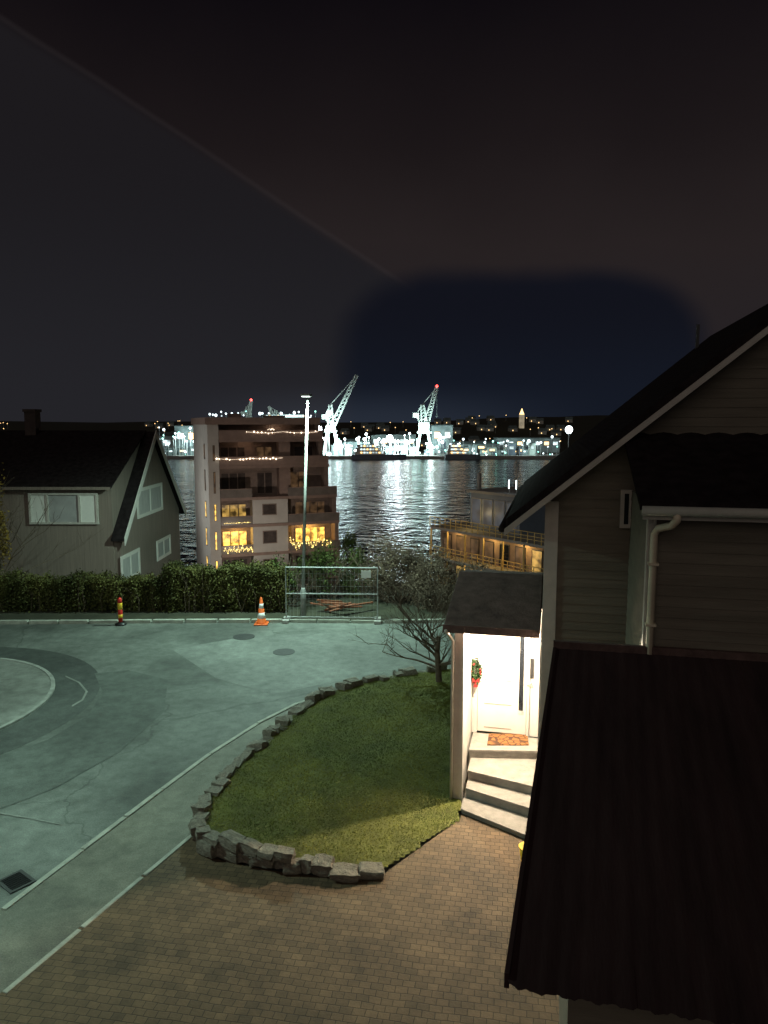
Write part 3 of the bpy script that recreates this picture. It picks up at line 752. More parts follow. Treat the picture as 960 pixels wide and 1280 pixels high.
# porch
ZL = .72
mb = hm(); mb.box(-1.50,-1.47,12.98,14.62,.0,3.38); mb.box(-1.50,-.12,14.66,16,ZL,3.38); mb.build('porch_lining', M_lining, HR)
mb = hm(); clapy(mb, -1.58, 12.98, 16.0, 0, 3.38); mb.box(-1.579,-1.502,12.98,16,0,3.38); mb.build('porch_side_wall', M_siding, HR, recalc=False)
hm().box(-1.63,-1.46,12.92,12.979,.0,3.40).build('porch_post', M_trim, HR, bevel=.006)
hm().box(-1.49,-.12,12.97,14.6,3.385,3.42).build('porch_ceiling', M_lining, HR)
hm().box(-.115,-.095,12.32,14.62,0,3.38).build('house_side_lining', M_lining, HR)
mb = hm(); mb.yz([(12.62,3.45),(14.9,4.0),(16.4,3.75),(16.4,3.42),(12.62,3.42)], -1.80, -.12); pr = mb.build('porch_roof', M_porchroof, HR, bevel=.05)
hm().box(-1.80,-.13,12.58,12.619,3.36,3.50).build('porch_fascia', M_porchroof, HR)
hm().tube([(-1.74,12.55,3.40),(-1.72,12.75,3.28),(-1.66,12.90,3.12),(-1.66,12.90,.1)], .03, None, 8).build('porch_downspout', M_trim, HR, True)
dxa, _ = H.hit(597,850,14.6); dxb, _ = H.hit(659,850,14.6); dxc, _ = H.hit(682,850,14.6)
dz1 = 2.86
mb = hm(); mb.box(-1.465,dxa,14.58,14.659,ZL,3.38); mb.box(dxa,dxc,14.58,14.659,dz1,3.38); mb.box(dxb,dxb+.05,14.58,14.659,ZL,dz1); mb.box(dxc-.03,-.117,14.58,14.659,ZL,dz1)
mb.build('door_frame', M_lining, HR)
dr = hm().box(dxa+.006,dxb-.006,14.605,14.655,ZL+.03,dz1-.006).build('door', M_door, HR, bevel=.005)
M_groove = mat('groove_shadow', (.2,.18,.15), .7, .1, 6)
for za in (.12,.62,1.12,1.62):
    mb = hm(); X0 = dxa+.14; X1 = dxb-.30
    mb.box(X0,X1,14.597,14.604,ZL+za,ZL+za+.014); mb.build('door_groove', M_groove, dr)
mb = hm(); sx0,_ = H.hit(649,850,14.6); sx1,_ = H.hit(654.5,850,14.6); _, sz1 = H.hit(650,789,14.6); _, sz0 = H.hit(650,888,14.6)
mb.box(sx0,sx1,14.590,14.604,sz0,dz1-.02); mb.build('glass_slit', M_glass, dr)
hm().box(sx0-.01,sx1+.01,14.588,14.604,sz0-.06,sz0-.004).build('sill', M_steel, dr)
hx,_ = H.hit(665,830,14.6)
hm().box(dxb+.051,dxc-.031,14.62,14.65,ZL,dz1-.004).build('side_panel', M_door, HR)
kp = hm().box(hx-.035,hx+.035,14.585,14.619,1.95,2.35).build('lock_plate', M_black, HR)
hm().tube([(hx-.02,14.585,1.86),(hx-.02,14.52,1.86),(hx-.13,14.52,1.86)], .014, None, 8).build('door_handle', M_steel, HR)
kx,_ = H.hit(678,822,14.55); hm().box(kx-.05,kx+.03,14.5,14.579,2.15,2.42).build('mailbox', M_black, HR, bevel=.01)
lp = hm().lathe((-.9,13.5,3.30), [(.13,.085),(.14,.04),(.12,.0),(.03,-.02)], 20).build('porch_lamp', M_ptile, HR, True)
light('porch_light', 'POINT', HW(-.9,13.42,3.10), 980, (1,.83,.60), HR, .03)
# steps
EDG = [(.72,(586,936),(680,938)), (.54,(585,962),(676,984)), (.36,(583,984),(672,1012)), (.18,(577,1010),(664,1045))]
for i, (z, a, b) in enumerate(EDG):
    ax_, ay_ = H.hitz(*a, z); bx_, by_ = H.hitz(*b, z)
    k = .45; ex, ey = bx_+(bx_-ax_)*k, by_+(by_-ay_)*k
    yb = 14.575-.004*i
    poly = [(ax_,ay_),(ex,ey),(max(ex,-.11)+.0,yb),(ax_-.0,yb)]
    stp = hm().prism(poly, .0+.002*i, z-.045).build('step', M_step, HR)
    d = Vector((ex-ax_,ey-ay_)).normalized(); n2 = Vector((d.y,-d.x))*.03
    hm().prism([(ax_+n2.x,ay_+n2.y),(ex+n2.x,ey+n2.y),(max(ex,-.11),yb),(ax_,yb)], z-.043, z).build('tread', M_step, stp, bevel=.006)
ma = [H.hitz(x,y,.72) for x,y in ((609,932),(661,932),(659,918),(611,918))]
o = hm().prism(ma, .723, .742).build('doormat', doormat_mat()); props(o, 'orange brown patterned doormat on the porch landing', 'doormat')
wx, wz = H.hit(593,840,14.4); wc = H.M @ Vector((wx+.02,14.42,wz))
t = thing('wreath', 'small green Christmas wreath with red bow hanging beside the front door', 'wreath', wc)
th = rng.uniform(0,2*PI,900); rr = rng.normal(.12,.03,900)
pts = np.stack([wc.x+rr*np.cos(th)*.7, wc.y+rng.normal(0,.03,900), wc.z+rr*np.sin(th)*1.5],1)
leaves('greenery', leafmat('fir_green', (.008,.02,.006), (.02,.04,.012), 5), pts, .03, t)
M_dred = mat('dark_red_ribbon', (.16,.008,.008), .5, .15, 10)
mb = MB()
for k in range(16):
    a = random.uniform(0,2*PI); mb.octa((wc.x+.09*math.cos(a), wc.y-.05, wc.z+.19*math.sin(a)), .022)
mb.build('berries', M_dred, t)
mb = MB(); mb.add([(wc.x,wc.y-.06,wc.z-.16),(wc.x-.07,wc.y-.07,wc.z-.1),(wc.x-.07,wc.y-.07,wc.z-.22),(wc.x+.07,wc.y-.07,wc.z-.1),(wc.x+.07,wc.y-.07,wc.z-.22),(wc.x-.05,wc.y-.06,wc.z-.3),(wc.x+.05,wc.y-.06,wc.z-.3)], [(0,1,2),(0,3,4),(0,5,6)]); mb.build('bow', M_dred, t, recalc=False)

# ------------------------------------------------------------------ lean-to
SH = thing('lean_to', 'lean-to with dark red brown ribbed roof filling the lower right foreground', 'shed', HW(3,7.6), H.rz)
TL = Vector((.10,9.88,4.03)); BL = Vector((-.25,5.5,2.52)); TR = Vector((6,9.88,4.03)); BR = Vector((6,5.5,2.52))
vs = []; fs = []; nk = 200
for k in range(nk+1):
    s_ = k/nk; o_ = .0035*(.5+.5*math.cos(k*2*PI/5))
    for j in range(9):
        q = TL.lerp(TR,s_).lerp(BL.lerp(BR,s_), j/8)
        vs.append((q.x,q.y-(.015*math.sin(k*.9)+.01*math.sin(k*2.3) if j == 8 else 0)+(max(0,.10-.03*k) if j == 8 else 0),q.z+o_))
for k in range(nk):
    for j in range(8):
        a = k*9+j; fs.append((a,a+9,a+10,a+1))
hm().add(vs, fs).build('roof', M_shedroof, SH, True)
mb = hm(); mb.add([TL+Vector((-.02,0,.015)),TL+Vector((-.02,0,-.12)),BL+Vector((-.02,.10,-.08)),BL+Vector((-.02,.10,.05)),TL+Vector((.02,0,.015)),TL+Vector((.02,0,-.12)),BL+Vector((.02,.10,-.08)),BL+Vector((.02,.10,.05))],
   [(0,1,2,3),(4,7,6,5),(0,3,7,4),(1,5,6,2),(0,4,5,1),(3,2,6,7)]); mb.build('verge_board', M_shedroof, SH)
hm().box(.08,6,9.86,9.93,4.02,4.12).build('flashing', M_porchroof, SH)
mb = hm(); mb.yz([(5.9,0),(9.8,0),(9.8,3.9),(5.9,2.55)], .25, .33); mb.box(.33,6,5.9,5.98,0,2.5); mb.build('wall', M_siding, SH)
p = G(655,1076,.1); t = thing('bucket', 'small yellow bucket peeking out beside the lean-to roof below the steps', 'bucket', (p.x+.05,p.y,.09))
MB().lathe((p.x+.05,p.y,.09), [(.10,0),(.13,.24),(.115,.24),(.09,.03)], 18).build('shell', M_yellow, t, True)
MB().lathe((p.x+.05,p.y,.09), [(.13,.225),(.142,.235),(.142,.255),(.128,.25)], 18).build('rim', M_yellow, t, True)

# ------------------------------------------------------------------ left house
LF = Frame((0,0,0), 0)
LH = thing('gabled_house', 'dark grey house with white trimmed gable and wide dormer behind the hedge', 'house', (-17,37.8,-2))
GX = -11.9; y0_, y1_, ym, ze, zrid = 33.0, 42.6, 37.8, 2.1, 6.5
MB().yz([(y0_,-4),(y1_,-4),(y1_,ze),(ym,zrid),(y0_,ze)], -27, GX).build('wall', M_lhwall, LH)
s_ = (zrid-ze)/(ym-y0_)
ov = .35
DX1 = P(139,605,33).x; dze = 4.25
mb = MB(); mb.yz([(y0_-ov,ze-s_*ov),(ym,zrid),(ym,zrid+.12),(y0_-ov,ze-s_*ov+.12)], DX1+.004, GX+.30)
mb.yz([(ym,zrid),(y1_+ov,ze-s_*ov),(y1_+ov,ze-s_*ov+.12),(ym,zrid+.12)], -27.3, GX+.30)
rf = mb.build('roof', M_roof, LH)
ch = MB(); cx = P(41,530,37.6).x; ch.box(cx-.27,cx+.27,37.3,37.9,6.2,7.6); ch.box(cx-.32,cx+.32,37.24,37.96,7.601,7.74); ch.build('chimney', mat('sooty_brick', (.05,.035,.032), .9, .3, 4), rf)
for a_, b_ in (((y0_-ov,ze-s_*ov),(ym,zrid)), ((y1_+ov,ze-s_*ov),(ym,zrid))):
    MB().yz([(a_[0],a_[1]-.19),(b_[0],b_[1]-.19),(b_[0],b_[1]+.19),(a_[0],a_[1]+.19)], GX+.301, GX+.34).build('bargeboard', M_white, LH)
MB().yz([(32.93,-4),(32.93,dze),(ym-.3,zrid-.02),(ym-.3,ze)], -27, DX1).build('dormer', M_lhwall, LH)
MB().yz([(32.55,dze-.13),(ym+.02,zrid+.10),(ym+.02,zrid+.18),(32.55,dze-.02)], -27.2, DX1+.12).build('dormer_roof', M_roof, LH)
MB().box(-27.2,DX1+.12,32.5,32.549,dze-.14,dze-.01).build('fascia', M_lhwall, LH)
wx0, wz1 = LF.hit(36,616,32.9); wx1, wz0 = LF.hit(124,655,32.9)
mb = MB()
mb.box(wx0,wx1,32.80,32.925,wz0,wz0+.09); mb.box(wx0,wx1,32.80,32.925,wz1-.09,wz1)
for q in (0,.26,.74,1): 
    xx = wx0+(wx1-wx0-.09)*q; mb.box(xx,xx+.09,32.80,32.925,wz0+.09,wz1-.09)
wf = mb.build('window', M_trim, LH)
L_ = wx1-wx0
MB().box(wx0+.09+(L_-.09)*.26,wx0+(L_-.09)*.74,32.87,32.90,wz0+.09,wz1-.09).build('pane', mat('grey_blind', (.33,.32,.32), .7, .15, 2), wf)
for a_, b_ in ((0,.26),(.74,1)):
    MB().box(wx0+.09+(L_-.09)*a_,wx0+(L_-.09)*b_,32.85,32.88,wz0+.09,wz1-.09).build('shutter', M_white, wf)
for (xa,ya,xb,yb) in ((170,607,203,643),(150,690,175,724),(195,672,213,697)):
    ya0, z1_ = LF.hitx(xa,ya,GX); yb0, z0_ = LF.hitx(xb,yb,GX); z1_ = LF.hitx((xa+xb)/2,ya,GX)[1]; z0_ = LF.hitx((xa+xb)/2,yb,GX)[1]
    mb = MB(); f_ = .16
    mb.box(GX,GX+.06,ya0,ya0+f_,z0_,z1_); mb.box(GX,GX+.06,yb0-f_,yb0,z0_,z1_); mb.box(GX,GX+.06,ya0+f_,yb0-f_,z0_,z0_+f_); mb.box(GX,GX+.06,ya0+f_,yb0-f_,z1_-f_,z1_)
    m_ = (ya0+yb0)/2; mb.box(GX,GX+.05,m_-.05,m_+.05,z0_+f_,z1_-f_)
    wf = mb.build('window', M_white, LH)
    MB().box(GX+.005,GX+.02,ya0+f_,m_-.05,z0_+f_,z1_-f_).build('pane', M_curtain, wf); MB().box(GX+.005,GX+.02,m_+.05,yb0-f_,z0_+f_,z1_-f_).build('pane', M_curtain, wf)

# ------------------------------------------------------------------ apartment block
A0 = P(262,600,75); AF = Frame((A0.x,75,0), -20.5)
AB = thing('apartment_block', 'tall brown apartment block with stepped terraces and gold lit balconies by the water', 'apartment block', (A0.x,75,-17), AF.rz)
am = lambda: MB(AF.M)
def ah(px, py, ly=0): return AF.hit(px, py, ly)
def zpx(y, x=300): return ah(x, y)[1]
fl_z = [zpx(527), zpx(549), zpx(582), zpx(622), zpx(656), zpx(692)]
fl_z.append(fl_z[-1]-3.0); fl_z.append(fl_z[-1]-3.0); fl_z.append(fl_z[-1]-3)
W = [ah(399,535)[0], ah(404,560)[0], ah(411,600)[0], ah(421,640)[0], ah(424,670)[0], ah(425,690)[0], ah(425,690)[0], ah(425,690)[0]]
DEP = 13
xL = 0.0; xE = xL+1.0
mb = am()
for i in range(8):
    mb.box(xL+.02, W[i]-.25, 1.6, DEP-.02*i, fl_z[i+1]+.001, fl_z[i]-.302)
mb.build('wall', M_brick, AB)
for i in range(9):
    ww = W[min(i,7)]; wprev = W[max(0,i-1)]
    am().box(xE+.01 if i else xL-.3, max(ww,wprev)+.06, -.12 if i else -.2, DEP+.1, fl_z[i]-.30, fl_z[i]+(.001 if i else .42)).build('floor_slab' if i else 'roof', M_balc, AB)
mb = am(); mb.box(xL-.1,xE,-.02,1.6,fl_z[-1],fl_z[0]-.302); mb.box(xL-.10,xL+.018,1.6,DEP,fl_z[-1],fl_z[0]-.302); mb.build('end_wall', M_apt, AB)
for i in range(8): am().box(W[i]-.45,W[i]-.02,.1,1.599,fl_z[i+1]+.002,fl_z[i]-.302).build('side_fin', M_brick, AB)
x1p, x2p = ah(316,650)[0], ah(360,650)[0]
for i in (3,4,5,6):
    am().box(x1p,x2p,.0,1.59,fl_z[i+1]+.002,fl_z[i]-.302).build('facade_panel', M_apt, AB)
for i in (1,2):
    am().box(ah(350,600)[0],ah(364,600)[0],.3,1.59,fl_z[i+1]+.002,fl_z[i]-.302).build('facade_panel', M_balc, AB)
def awin(xa, xb, za, zb, ly, m):
    mb = am(); f_ = .09
    mb.box(xa,xa+f_,ly-.06,ly,za,zb); mb.box(xb-f_,xb,ly-.06,ly,za,zb); mb.box(xa+f_,xb-f_,ly-.06,ly,za,za+f_); mb.box(xa+f_,xb-f_,ly-.06,ly,zb-f_,zb)
    n_ = max(1,int((xb-xa)/.85))
    for k in range(1,n_): x = xa+(xb-xa)*k/n_; mb.box(x-.05,x+.05,ly-.055,ly,za+f_,zb-f_)
    w_ = mb.build('window', M_brick, AB); am().box(xa+f_,xb-f_,ly-.03,ly-.01,za+f_,zb-f_).build('pane', m, w_)
cols = [(274,312),(320,346),(368,412)]
lit = {(4,0):M_gold,(4,2):M_gold,(3,0):M_warm,(2,2):M_dimwarm,(1,1):M_dimwarm,(3,2):M_dimwarm}
M_roomdark = mat('dim_room_glass', (.07,.055,.05), .25, .5, 1.2)
for i in range(6):
    for c, (pa, pb) in enumerate(cols):
        if i >= 3 and c == 1:
            xa = ah(328,650)[0]; xb = ah(346,650)[0]
            awin(xa,xb,fl_z[i+1]+.9,fl_z[i]-.75,-.001,M_roomdark); continue
        xa = ah(pa,600)[0]+.35; xb = min(ah(pb,600)[0], W[i]-.6)-.1
        if (i,c) == (2,2): xa = ah(364,600)[0]+.2; xb = xa+1.9
        if xb-xa < .6: continue
        awin(xa, xb, fl_z[i+1]+.15, fl_z[i]-.8, 1.598, lit.get((i,c), M_roomdark))
for i in range(1,7):
    mb = am(); mb.box(xL-.13,xL-.101,2.4,3.2,fl_z[i+1]+.6,fl_z[i]-.5); w_ = mb.build('window', M_black, AB)
    am().box(xL-.14,xL-.131,2.5,3.1,fl_z[i+1]+.7,fl_z[i]-.6).build('pane', M_gold if i in (3,4,5) else M_dimwarm, w_)
    w_ = am().box(xL+.38,xL+.60,-.045,-.021,fl_z[i+1]+.5,fl_z[i]-.6).build('window', M_black, AB)
    am().box(xL+.42,xL+.56,-.055,-.046,fl_z[i+1]+.55,fl_z[i]-.65).build('pane', M_gold if i in (3,4,5) else M_dimwarm, w_)
for i in range(1,6):
    segs = [(xE+.02,W[i]-.05)] if i < 3 else [(xE+.02,x1p-.02),(x2p+.02,W[i]+.02)]
    for xa, xb in segs:
        r_ = am().box(xa,xb,-.10,-.05,fl_z[i]+.004,fl_z[i]+.85).build('balcony_front', M_balglass if i > 2 else M_balc, AB)
        am().box(xa,xb,-.12,-.03,fl_z[i]+.852,fl_z[i]+.92).build('handrail', M_balc, r_)
mb = am(); mb.box(ah(300,520)[0],ah(312,520)[0],5,8,fl_z[0]+.43,fl_z[0]+.9); mb.box(ah(350,520)[0],ah(370,520)[0],5,9,fl_z[0]+.43,fl_z[0]+.7); mb.build('roof_plant', M_balc, AB)
def strings(fr, pts, m, lab, r=.05, step=.25, jit=.05, grp=None):
    mb = MB(fr.M); P_ = [Vector(p) for p in pts]
    mb.tube(P_, .006, None, 4)
    for i in range(len(P_)-1):
        n_ = max(1,int((P_[i+1]-P_[i]).length/step))
        for k in range(n_):
            if random.random() < .3: continue
            q = P_[i].lerp(P_[i+1],k/n_)+Vector((random.gauss(0,jit*.4),-.03,random.gauss(0,jit))); mb.octa(q, r*random.uniform(.6,1.4))
    o = mb.build('string_lights', m); props(o, lab, 'string lights', grp); return o
def sagline(xa, xb, z, sag, n):
    return [(xa+(xb-xa)*k/n, -.16, z-sag*math.sin(PI*(k*2%n)/n)) for k in range(n+1)]
strings(AF, sagline(ah(308,548)[0],ah(398,548)[0],fl_z[1]+.75,.12,20), M_bulb, 'white string lights along the top terrace rail of the apartment block', .065, .25)
strings(AF, sagline(ah(270,577)[0],ah(353,577)[0],fl_z[2]+.75,.10,20), M_bulb, 'white string lights along the second terrace rail of the apartment block', .065, .25)
strings(AF, [(ah(280,680)[0]+.09*k, -.18, fl_z[5]+.45+.38*math.sin(k*1.9)*math.cos(k*.6)) for k in range(34)], M_bulbgold, 'gold light garland on the lower left balcony of the apartment block', .045, .2)
strings(AF, [(ah(362,680)[0]+.10*k, -.18, fl_z[5]+.75+.33*math.sin(k*1.7)+.3*math.cos(k*.37)) for k in range(46)], M_bulbgold, 'tangled gold lights on the lower right balcony of the apartment block', .05, .2, .15)
strings(AF, [(ah(280,650)[0]+.3*k, -.18, fl_z[4]+.2+.05*(k%2)) for k in range(10)], M_bulbgold, 'short gold light string one balcony above the garland', .035, .3)
hz = ah(342,539)[1]; hxx = ah(342,539)[0]
strings(AF, [(hxx+.32*math.sin(a)**3, 1.4, hz+.02*(13*math.cos(a)-5*math.cos(2*a)-2*math.cos(3*a)-math.cos(4*a))) for a in [2*PI*k/18 for k in range(19)]], M_bulb, 'small heart shaped light on the penthouse terrace', .05, .2, .0)
light('balcony_light', 'POINT', AF.M @ Vector((ah(390,670)[0],.6,fl_z[4]-.6)), 150, (1,.6,.15), AB, .2)
light('balcony_light', 'POINT', AF.M @ Vector((ah(298,675)[0],.6,fl_z[4]-.6)), 80, (1,.6,.15), AB, .2)
light('terrace_light', 'POINT', AF.M @ Vector((ah(350,545)[0],.5,fl_z[0]-.6)), 12, (1,.72,.5), AB, .2)
light('terrace_light', 'POINT', AF.M @ Vector((ah(310,575)[0],.5,fl_z[1]-.6)), 12, (1,.68,.45), AB, .2)
q = AF.M @ Vector((-9.0,4.0,0)); street_lamp((q.x,q.y,-9.5), 'unseen lamp added behind the grey gabled house to brighten the pale end of the apartment block', 1700, 8, (.95,.97,.9), True)  # invented lamp, placed out of view to brighten the pale end wall
q = AF.M @ Vector((3.5,-9.0,0)); street_lamp((q.x,q.y,-9.6), 'low unseen lamp added behind the tall hedge to brighten the apartment block front', 1250, 3.4, (1,.87,.74), True)  # lamp added out of sight to lift the front facade from below

# ------------------------------------------------------------------ waterfront building
B0 = P(537,650,75); BF = Frame((B0.x,75,0), 54.7)
WB = thing('terraced_building', 'low terraced building with yellow lit balcony rails between water and porch roof', 'apartment block', (B0.x,75,-14), BF.rz)
bm_ = lambda: MB(BF.M)
zt = BF.hit(540,658,0)[1]; LEN = 19
zf = [zt, zt-3.0, zt-6.0, zt-9]
mb = bm_()
for i in range(3): mb.box(.02,LEN-.02,1.5,10,zf[i+1]+.001,zf[i]-.252)
mb.build('wall', M_brick, WB)
for i in range(4): bm_().box(-.1,LEN,-.0 if i else .2,10.2,zf[i]-.25,zf[i]).build('floor_slab', M_conc, WB)
random.seed(3)
for i in range(3):
    for k in range(9):
        x = .5+k*2.05
        mb = bm_(); mb.box(x,x+1.3,1.44,1.499,zf[i+1]+.1,zf[i]-.75); w_ = mb.build('window', M_black, WB)
        bm_().box(x+.1,x+1.2,1.42,1.438,zf[i+1]+.2,zf[i]-.85).build('pane', random.choice((M_warm,M_dimwarm,M_glass,M_warm,M_dimwarm)), w_)
for i in range(3):
    mb = bm_()
    for k in range(int(LEN/.8)+1): mb.box(k*.8-.03,k*.8+.03,.02,.08,zf[i]+.002,zf[i]+1.0)
    for z in (.35,.65,1.0): mb.box(-.05,LEN,.0,.10,zf[i]+z,zf[i]+z+.05)
    mb.build('railing', M_scaf, WB)
for k in range(8):
    bm_().box(k*2.6,k*2.6+.12,.1,.22,zf[3],zf[0]-.251).build('post', M_scaf, WB)
ux0 = BF.hit(588,630,2.5)[0]; ux1 = BF.hit(650,630,2.5)[0]
uz1 = zt+3.6
bm_().box(ux0,ux1,2.5,9,zt+.002,uz1).build('upper_storey', M_hull, WB)
bm_().box(ux0-.3,ux1+.3,2.2,9.3,uz1+.002,uz1+.25).build('roof', M_conc, WB)
n_ = 4
for k in range(n_):
    a_ = ux0+.25+(ux1-ux0-.3)*k/n_; b__ = a_+(ux1-ux0-.3)/n_-.25
    w_ = bm_().box(a_,b__,2.44,2.499,zt+.5,uz1-.5).build('window', M_conc, WB); bm_().box(a_+.08,b__-.08,2.42,2.438,zt+.6,uz1-.6).build('pane', M_bluewin, w_)
bm_().box(ux0+.2,ux0+.5,3.2,3.5,uz1+.26,uz1+1.9).build('vent_stack', M_conc, WB)
for k, xx in enumerate((.72,.86)):
    x = ux0+(ux1-ux0)*xx; bm_().tube([(x,3,uz1+.25),(x,3,uz1+1.6)], .05, None, 6).build('lamp_pole', M_steel, WB); bm_().box(x-.03,x+.03,2.9,2.95,uz1+.7,uz1+1.5).build('light_tube', M_flood, WB)
for lx, zz_, pw in ((3,zf[0]-.6,65),(8,zf[0]-.6,85),(12,zf[0]-.6,110),(6,zf[1]-.6,70),(14,zf[1]-.6,100)):
    light('balcony_light', 'POINT', BF.M @ Vector((lx,.7,zz_)), pw, (1,.62,.18), WB, .2)
light('terrace_light', 'POINT', BF.M @ Vector((5,1.0,zt+1.6)), 50, (1,.7,.25), WB, .2)

# ------------------------------------------------------------------ harbour
HY = 700.0
def hp(px, py, Y=HY): return P(px, py, Y)
def hall(px0, px1, ytop, Y, m, lab, glaz=None, roof='pitch', cat='warehouse', d=26, grp=None):
    a = hp(px0, ytop, Y); b = hp(px1, ytop, Y); zb = -22.39; zt_ = a.z
    t = thing('warehouse', lab, cat, ((a.x+b.x)/2, Y+d/2, zb), 0, grp)
    eave = zt_-(zt_-zb)*.18 if roof == 'pitch' else zt_-.8
    MB().box(a.x,b.x,Y,Y+d,zb,eave).build('wall', m, t)
    if roof == 'pitch': MB().yz([(Y-.6,eave+.02),(Y+d+.6,eave+.02),(Y+d/2,zt_)], a.x-.6, b.x+.6).build('roof', M_halld, t)
    elif roof == 'saw':
        mb = MB(); n_ = max(2,int((b.x-a.x)/12))
        for k in range(n_):
            x = a.x+(b.x-a.x)*k/n_; x2 = a.x+(b.x-a.x)*(k+1)/n_; mb.xz([(x,eave+.02),(x2-.1,eave+.02),(x2-.1,zt_)], Y, Y+d)
        mb.build('roof', M_halld, t)
    else: MB().box(a.x-.5,b.x+.5,Y-.5,Y+d+.5,eave+.02,zt_).build('roof', M_halld, t)
    n_ = max(1,int((b.x-a.x)/9)); hh = eave-zb
    for k in range(n_):
        x = a.x+(b.x-a.x)*(k+.2)/n_; x2 = a.x+(b.x-a.x)*(k+.8)/n_
        w_ = MB().box(x,x2,Y-.25,Y-.01,zb+hh*.52,zb+hh*.8).build('window', M_conc, t)
        MB().box(x+.4,x2-.4,Y-.3,Y-.26,zb+hh*.55,zb+hh*.77).build('pane', (glaz if (k*7+int(px0))%3 else M_floodw) if glaz else M_dimwarm, w_)
    if b.x-a.x > 8: MB().box(a.x+(b.x-a.x)*.45,a.x+(b.x-a.x)*.45+4.5,Y-.2,Y-.01,zb,zb+hh*.42).build('door', M_hull, t)
    return t
hall(186,216,540,740,M_hall,'pale waterside warehouse leftmost of the far shore, above the grey gable',M_litwall)
hall(218,246,532,720,M_hall,'white lit hall on the far shore just left of the apartment block',M_litwall,'flat')
hall(222,248,560,705,M_halld,'low dark hall at the water left of the apartment block',M_litwall,'flat')
hall(255,330,525,760,M_halld,'long hall whose roof shows just over the apartment block',M_litwall,'saw')
hall(428,462,549,730,M_hall,'pale hall between the two big cranes',M_litwall)
hall(464,520,543,755,M_halld,'long hall behind the ship between the cranes',M_litwall,'saw')
hall(540,566,531,745,M_hall,'tall pale shed right behind the red lit crane',M_litwall,'flat')
hall(568,622,552,725,M_halld,'low dark warehouse right of the red lit crane',M_floodw)
hall(622,700,547,755,M_hall,'long pale waterside hall nearest the house roof',M_litwall,'flat')
hall(560,590,558,708,M_hall,'small white quay shed right of the red lit crane',M_litwall,'flat',d=12)
hall(600,660,561,706,M_hall,'low white quay building on the right of the far shore',M_litwall,'flat',d=12)
random.seed(31)
for k in range(26):
    x = random.choice((random.uniform(400,552),random.uniform(400,552),random.uniform(188,240),random.uniform(570,690)))
    hall(x,x+random.uniform(5,14),random.uniform(553,565),random.uniform(696,704),random.choice((M_hall,M_halld,M_crane,M_hull)),'small quayside cabin or container block among the shipyard lights',M_litwall,'flat','cabin',7,'small cabins along the shipyard quay')

def lattice(mb, a, b, wd, r, n=8):
    a = Vector(a); b = Vector(b); d = (b-a).normalized(); s1 = d.cross(Vector((0,1,0))).normalized()*wd; s2 = Vector((0,1,0))*wd
    cs = [s1+s2, s1-s2, -s1-s2, -s1+s2]
    for c in cs: mb.tube([a+c, b+c*.5], r, r*.8, 4)
    for k in range(n):
        t0 = k/n; t1 = (k+1)/n
        for q in range(4):
            c0 = cs[q]*(1-.5*t0); c1 = cs[(q+1)%4]*(1-.5*t1)
            mb.tube([a.lerp(b,t0)+c0, a.lerp(b,t1)+c1], r*.55, None, 3)
def crane(pxb, Y, base_y, plat_y, piv, tip, apex, back, lab, wpx=8, red=True, hook=None, s=1.0):
    g = hp(pxb, base_y, Y); g.z = -22.38; t = thing('harbour_crane', lab, 'crane', g)
    k = Y/F; hw = wpx*k; pz = hp(pxb, plat_y, Y).z
    for sx_ in (-1,1):
        for sy_ in (-1,1):
            MB().tube([(g.x+sx_*hw,g.y+sy_*hw*.7,g.z),(g.x+sx_*hw*.5,g.y+sy_*hw*.4,pz)], 1.35*s, 1.1*s, 6).build('leg', M_crane, t)
    MB().box(g.x-hw*.85,g.x+hw*.85,g.y-hw*.6,g.y+hw*.6,pz,pz+1.8).build('platform', M_crane, t)
    mb = MB(); zc = hp(pxb, piv[1], Y).z
    mb.box(g.x-hw*.68,g.x+hw*.62,g.y-hw*.55,g.y+hw*.55,pz+1.82,max(zc,pz+6)); mb.build('machine_house', M_crane, t)
    pv = hp(*piv, Y); tp = hp(*tip, Y); ap = hp(*apex, Y); bk = hp(*back, Y)
    mb = MB(); lattice(mb, pv, tp, 2.3*s, .85*s, 12); mb.build('jib', M_crane, t)
    mb = MB(); lattice(mb, (g.x,g.y,max(zc,pz+6)-1), ap, 2.8*s, .9*s, 6); mb.build('tower', M_crane, t)
    mb = MB(); mb.tube([ap,tp], .35*s, None, 4); mb.tube([ap,bk], .6*s, None, 4); mb.tube([bk,Vector((g.x,g.y,pz+4))], 1.0*s, None, 5); mb.build('stays', M_crane, t)
    MB().box(bk.x-2.8*s,bk.x+2.8*s,bk.y-1.5,bk.y+1.5,bk.z-3*s,bk.z+1.4*s).build('counterweight', M_crane, t)
    if hook is not None:
        hk = hp(tip[0], hook, Y); mb = MB(); mb.tube([tp,hk], .25, None, 4); mb.octa(hk, 1.3); mb.build('hook_line', M_halld, t)
    if red: MB().octa(tp+Vector((0,-.5,1)), 1.5).build('beacon', M_redlamp, t)
    MB().octa(Vector((g.x-hw*.7,g.y-hw*.7,pz+2)), 1.0).build('floodlight', M_flood, t)
    return t
crane(414,705,572,540,(416,532),(446,469),(413,506),(406,520),'white shipyard crane with steep raised jib right of the apartment block',9,False)
crane(530,705,572,542,(533,528),(546,484),(528,506),(520,518),'shipyard crane with red light on its tip, right of the bright quay',10,True,520)
crane(312,780,560,528,(311,522),(314,501),(309,508),(304,516),'small crane with red light peeking over the apartment roof',6,True,None,.8)
crane(344,800,560,530,(343,524),(336,508),(345,513),(350,518),'little crane right of the heart light behind the apartment roof',5,False,None,.8)

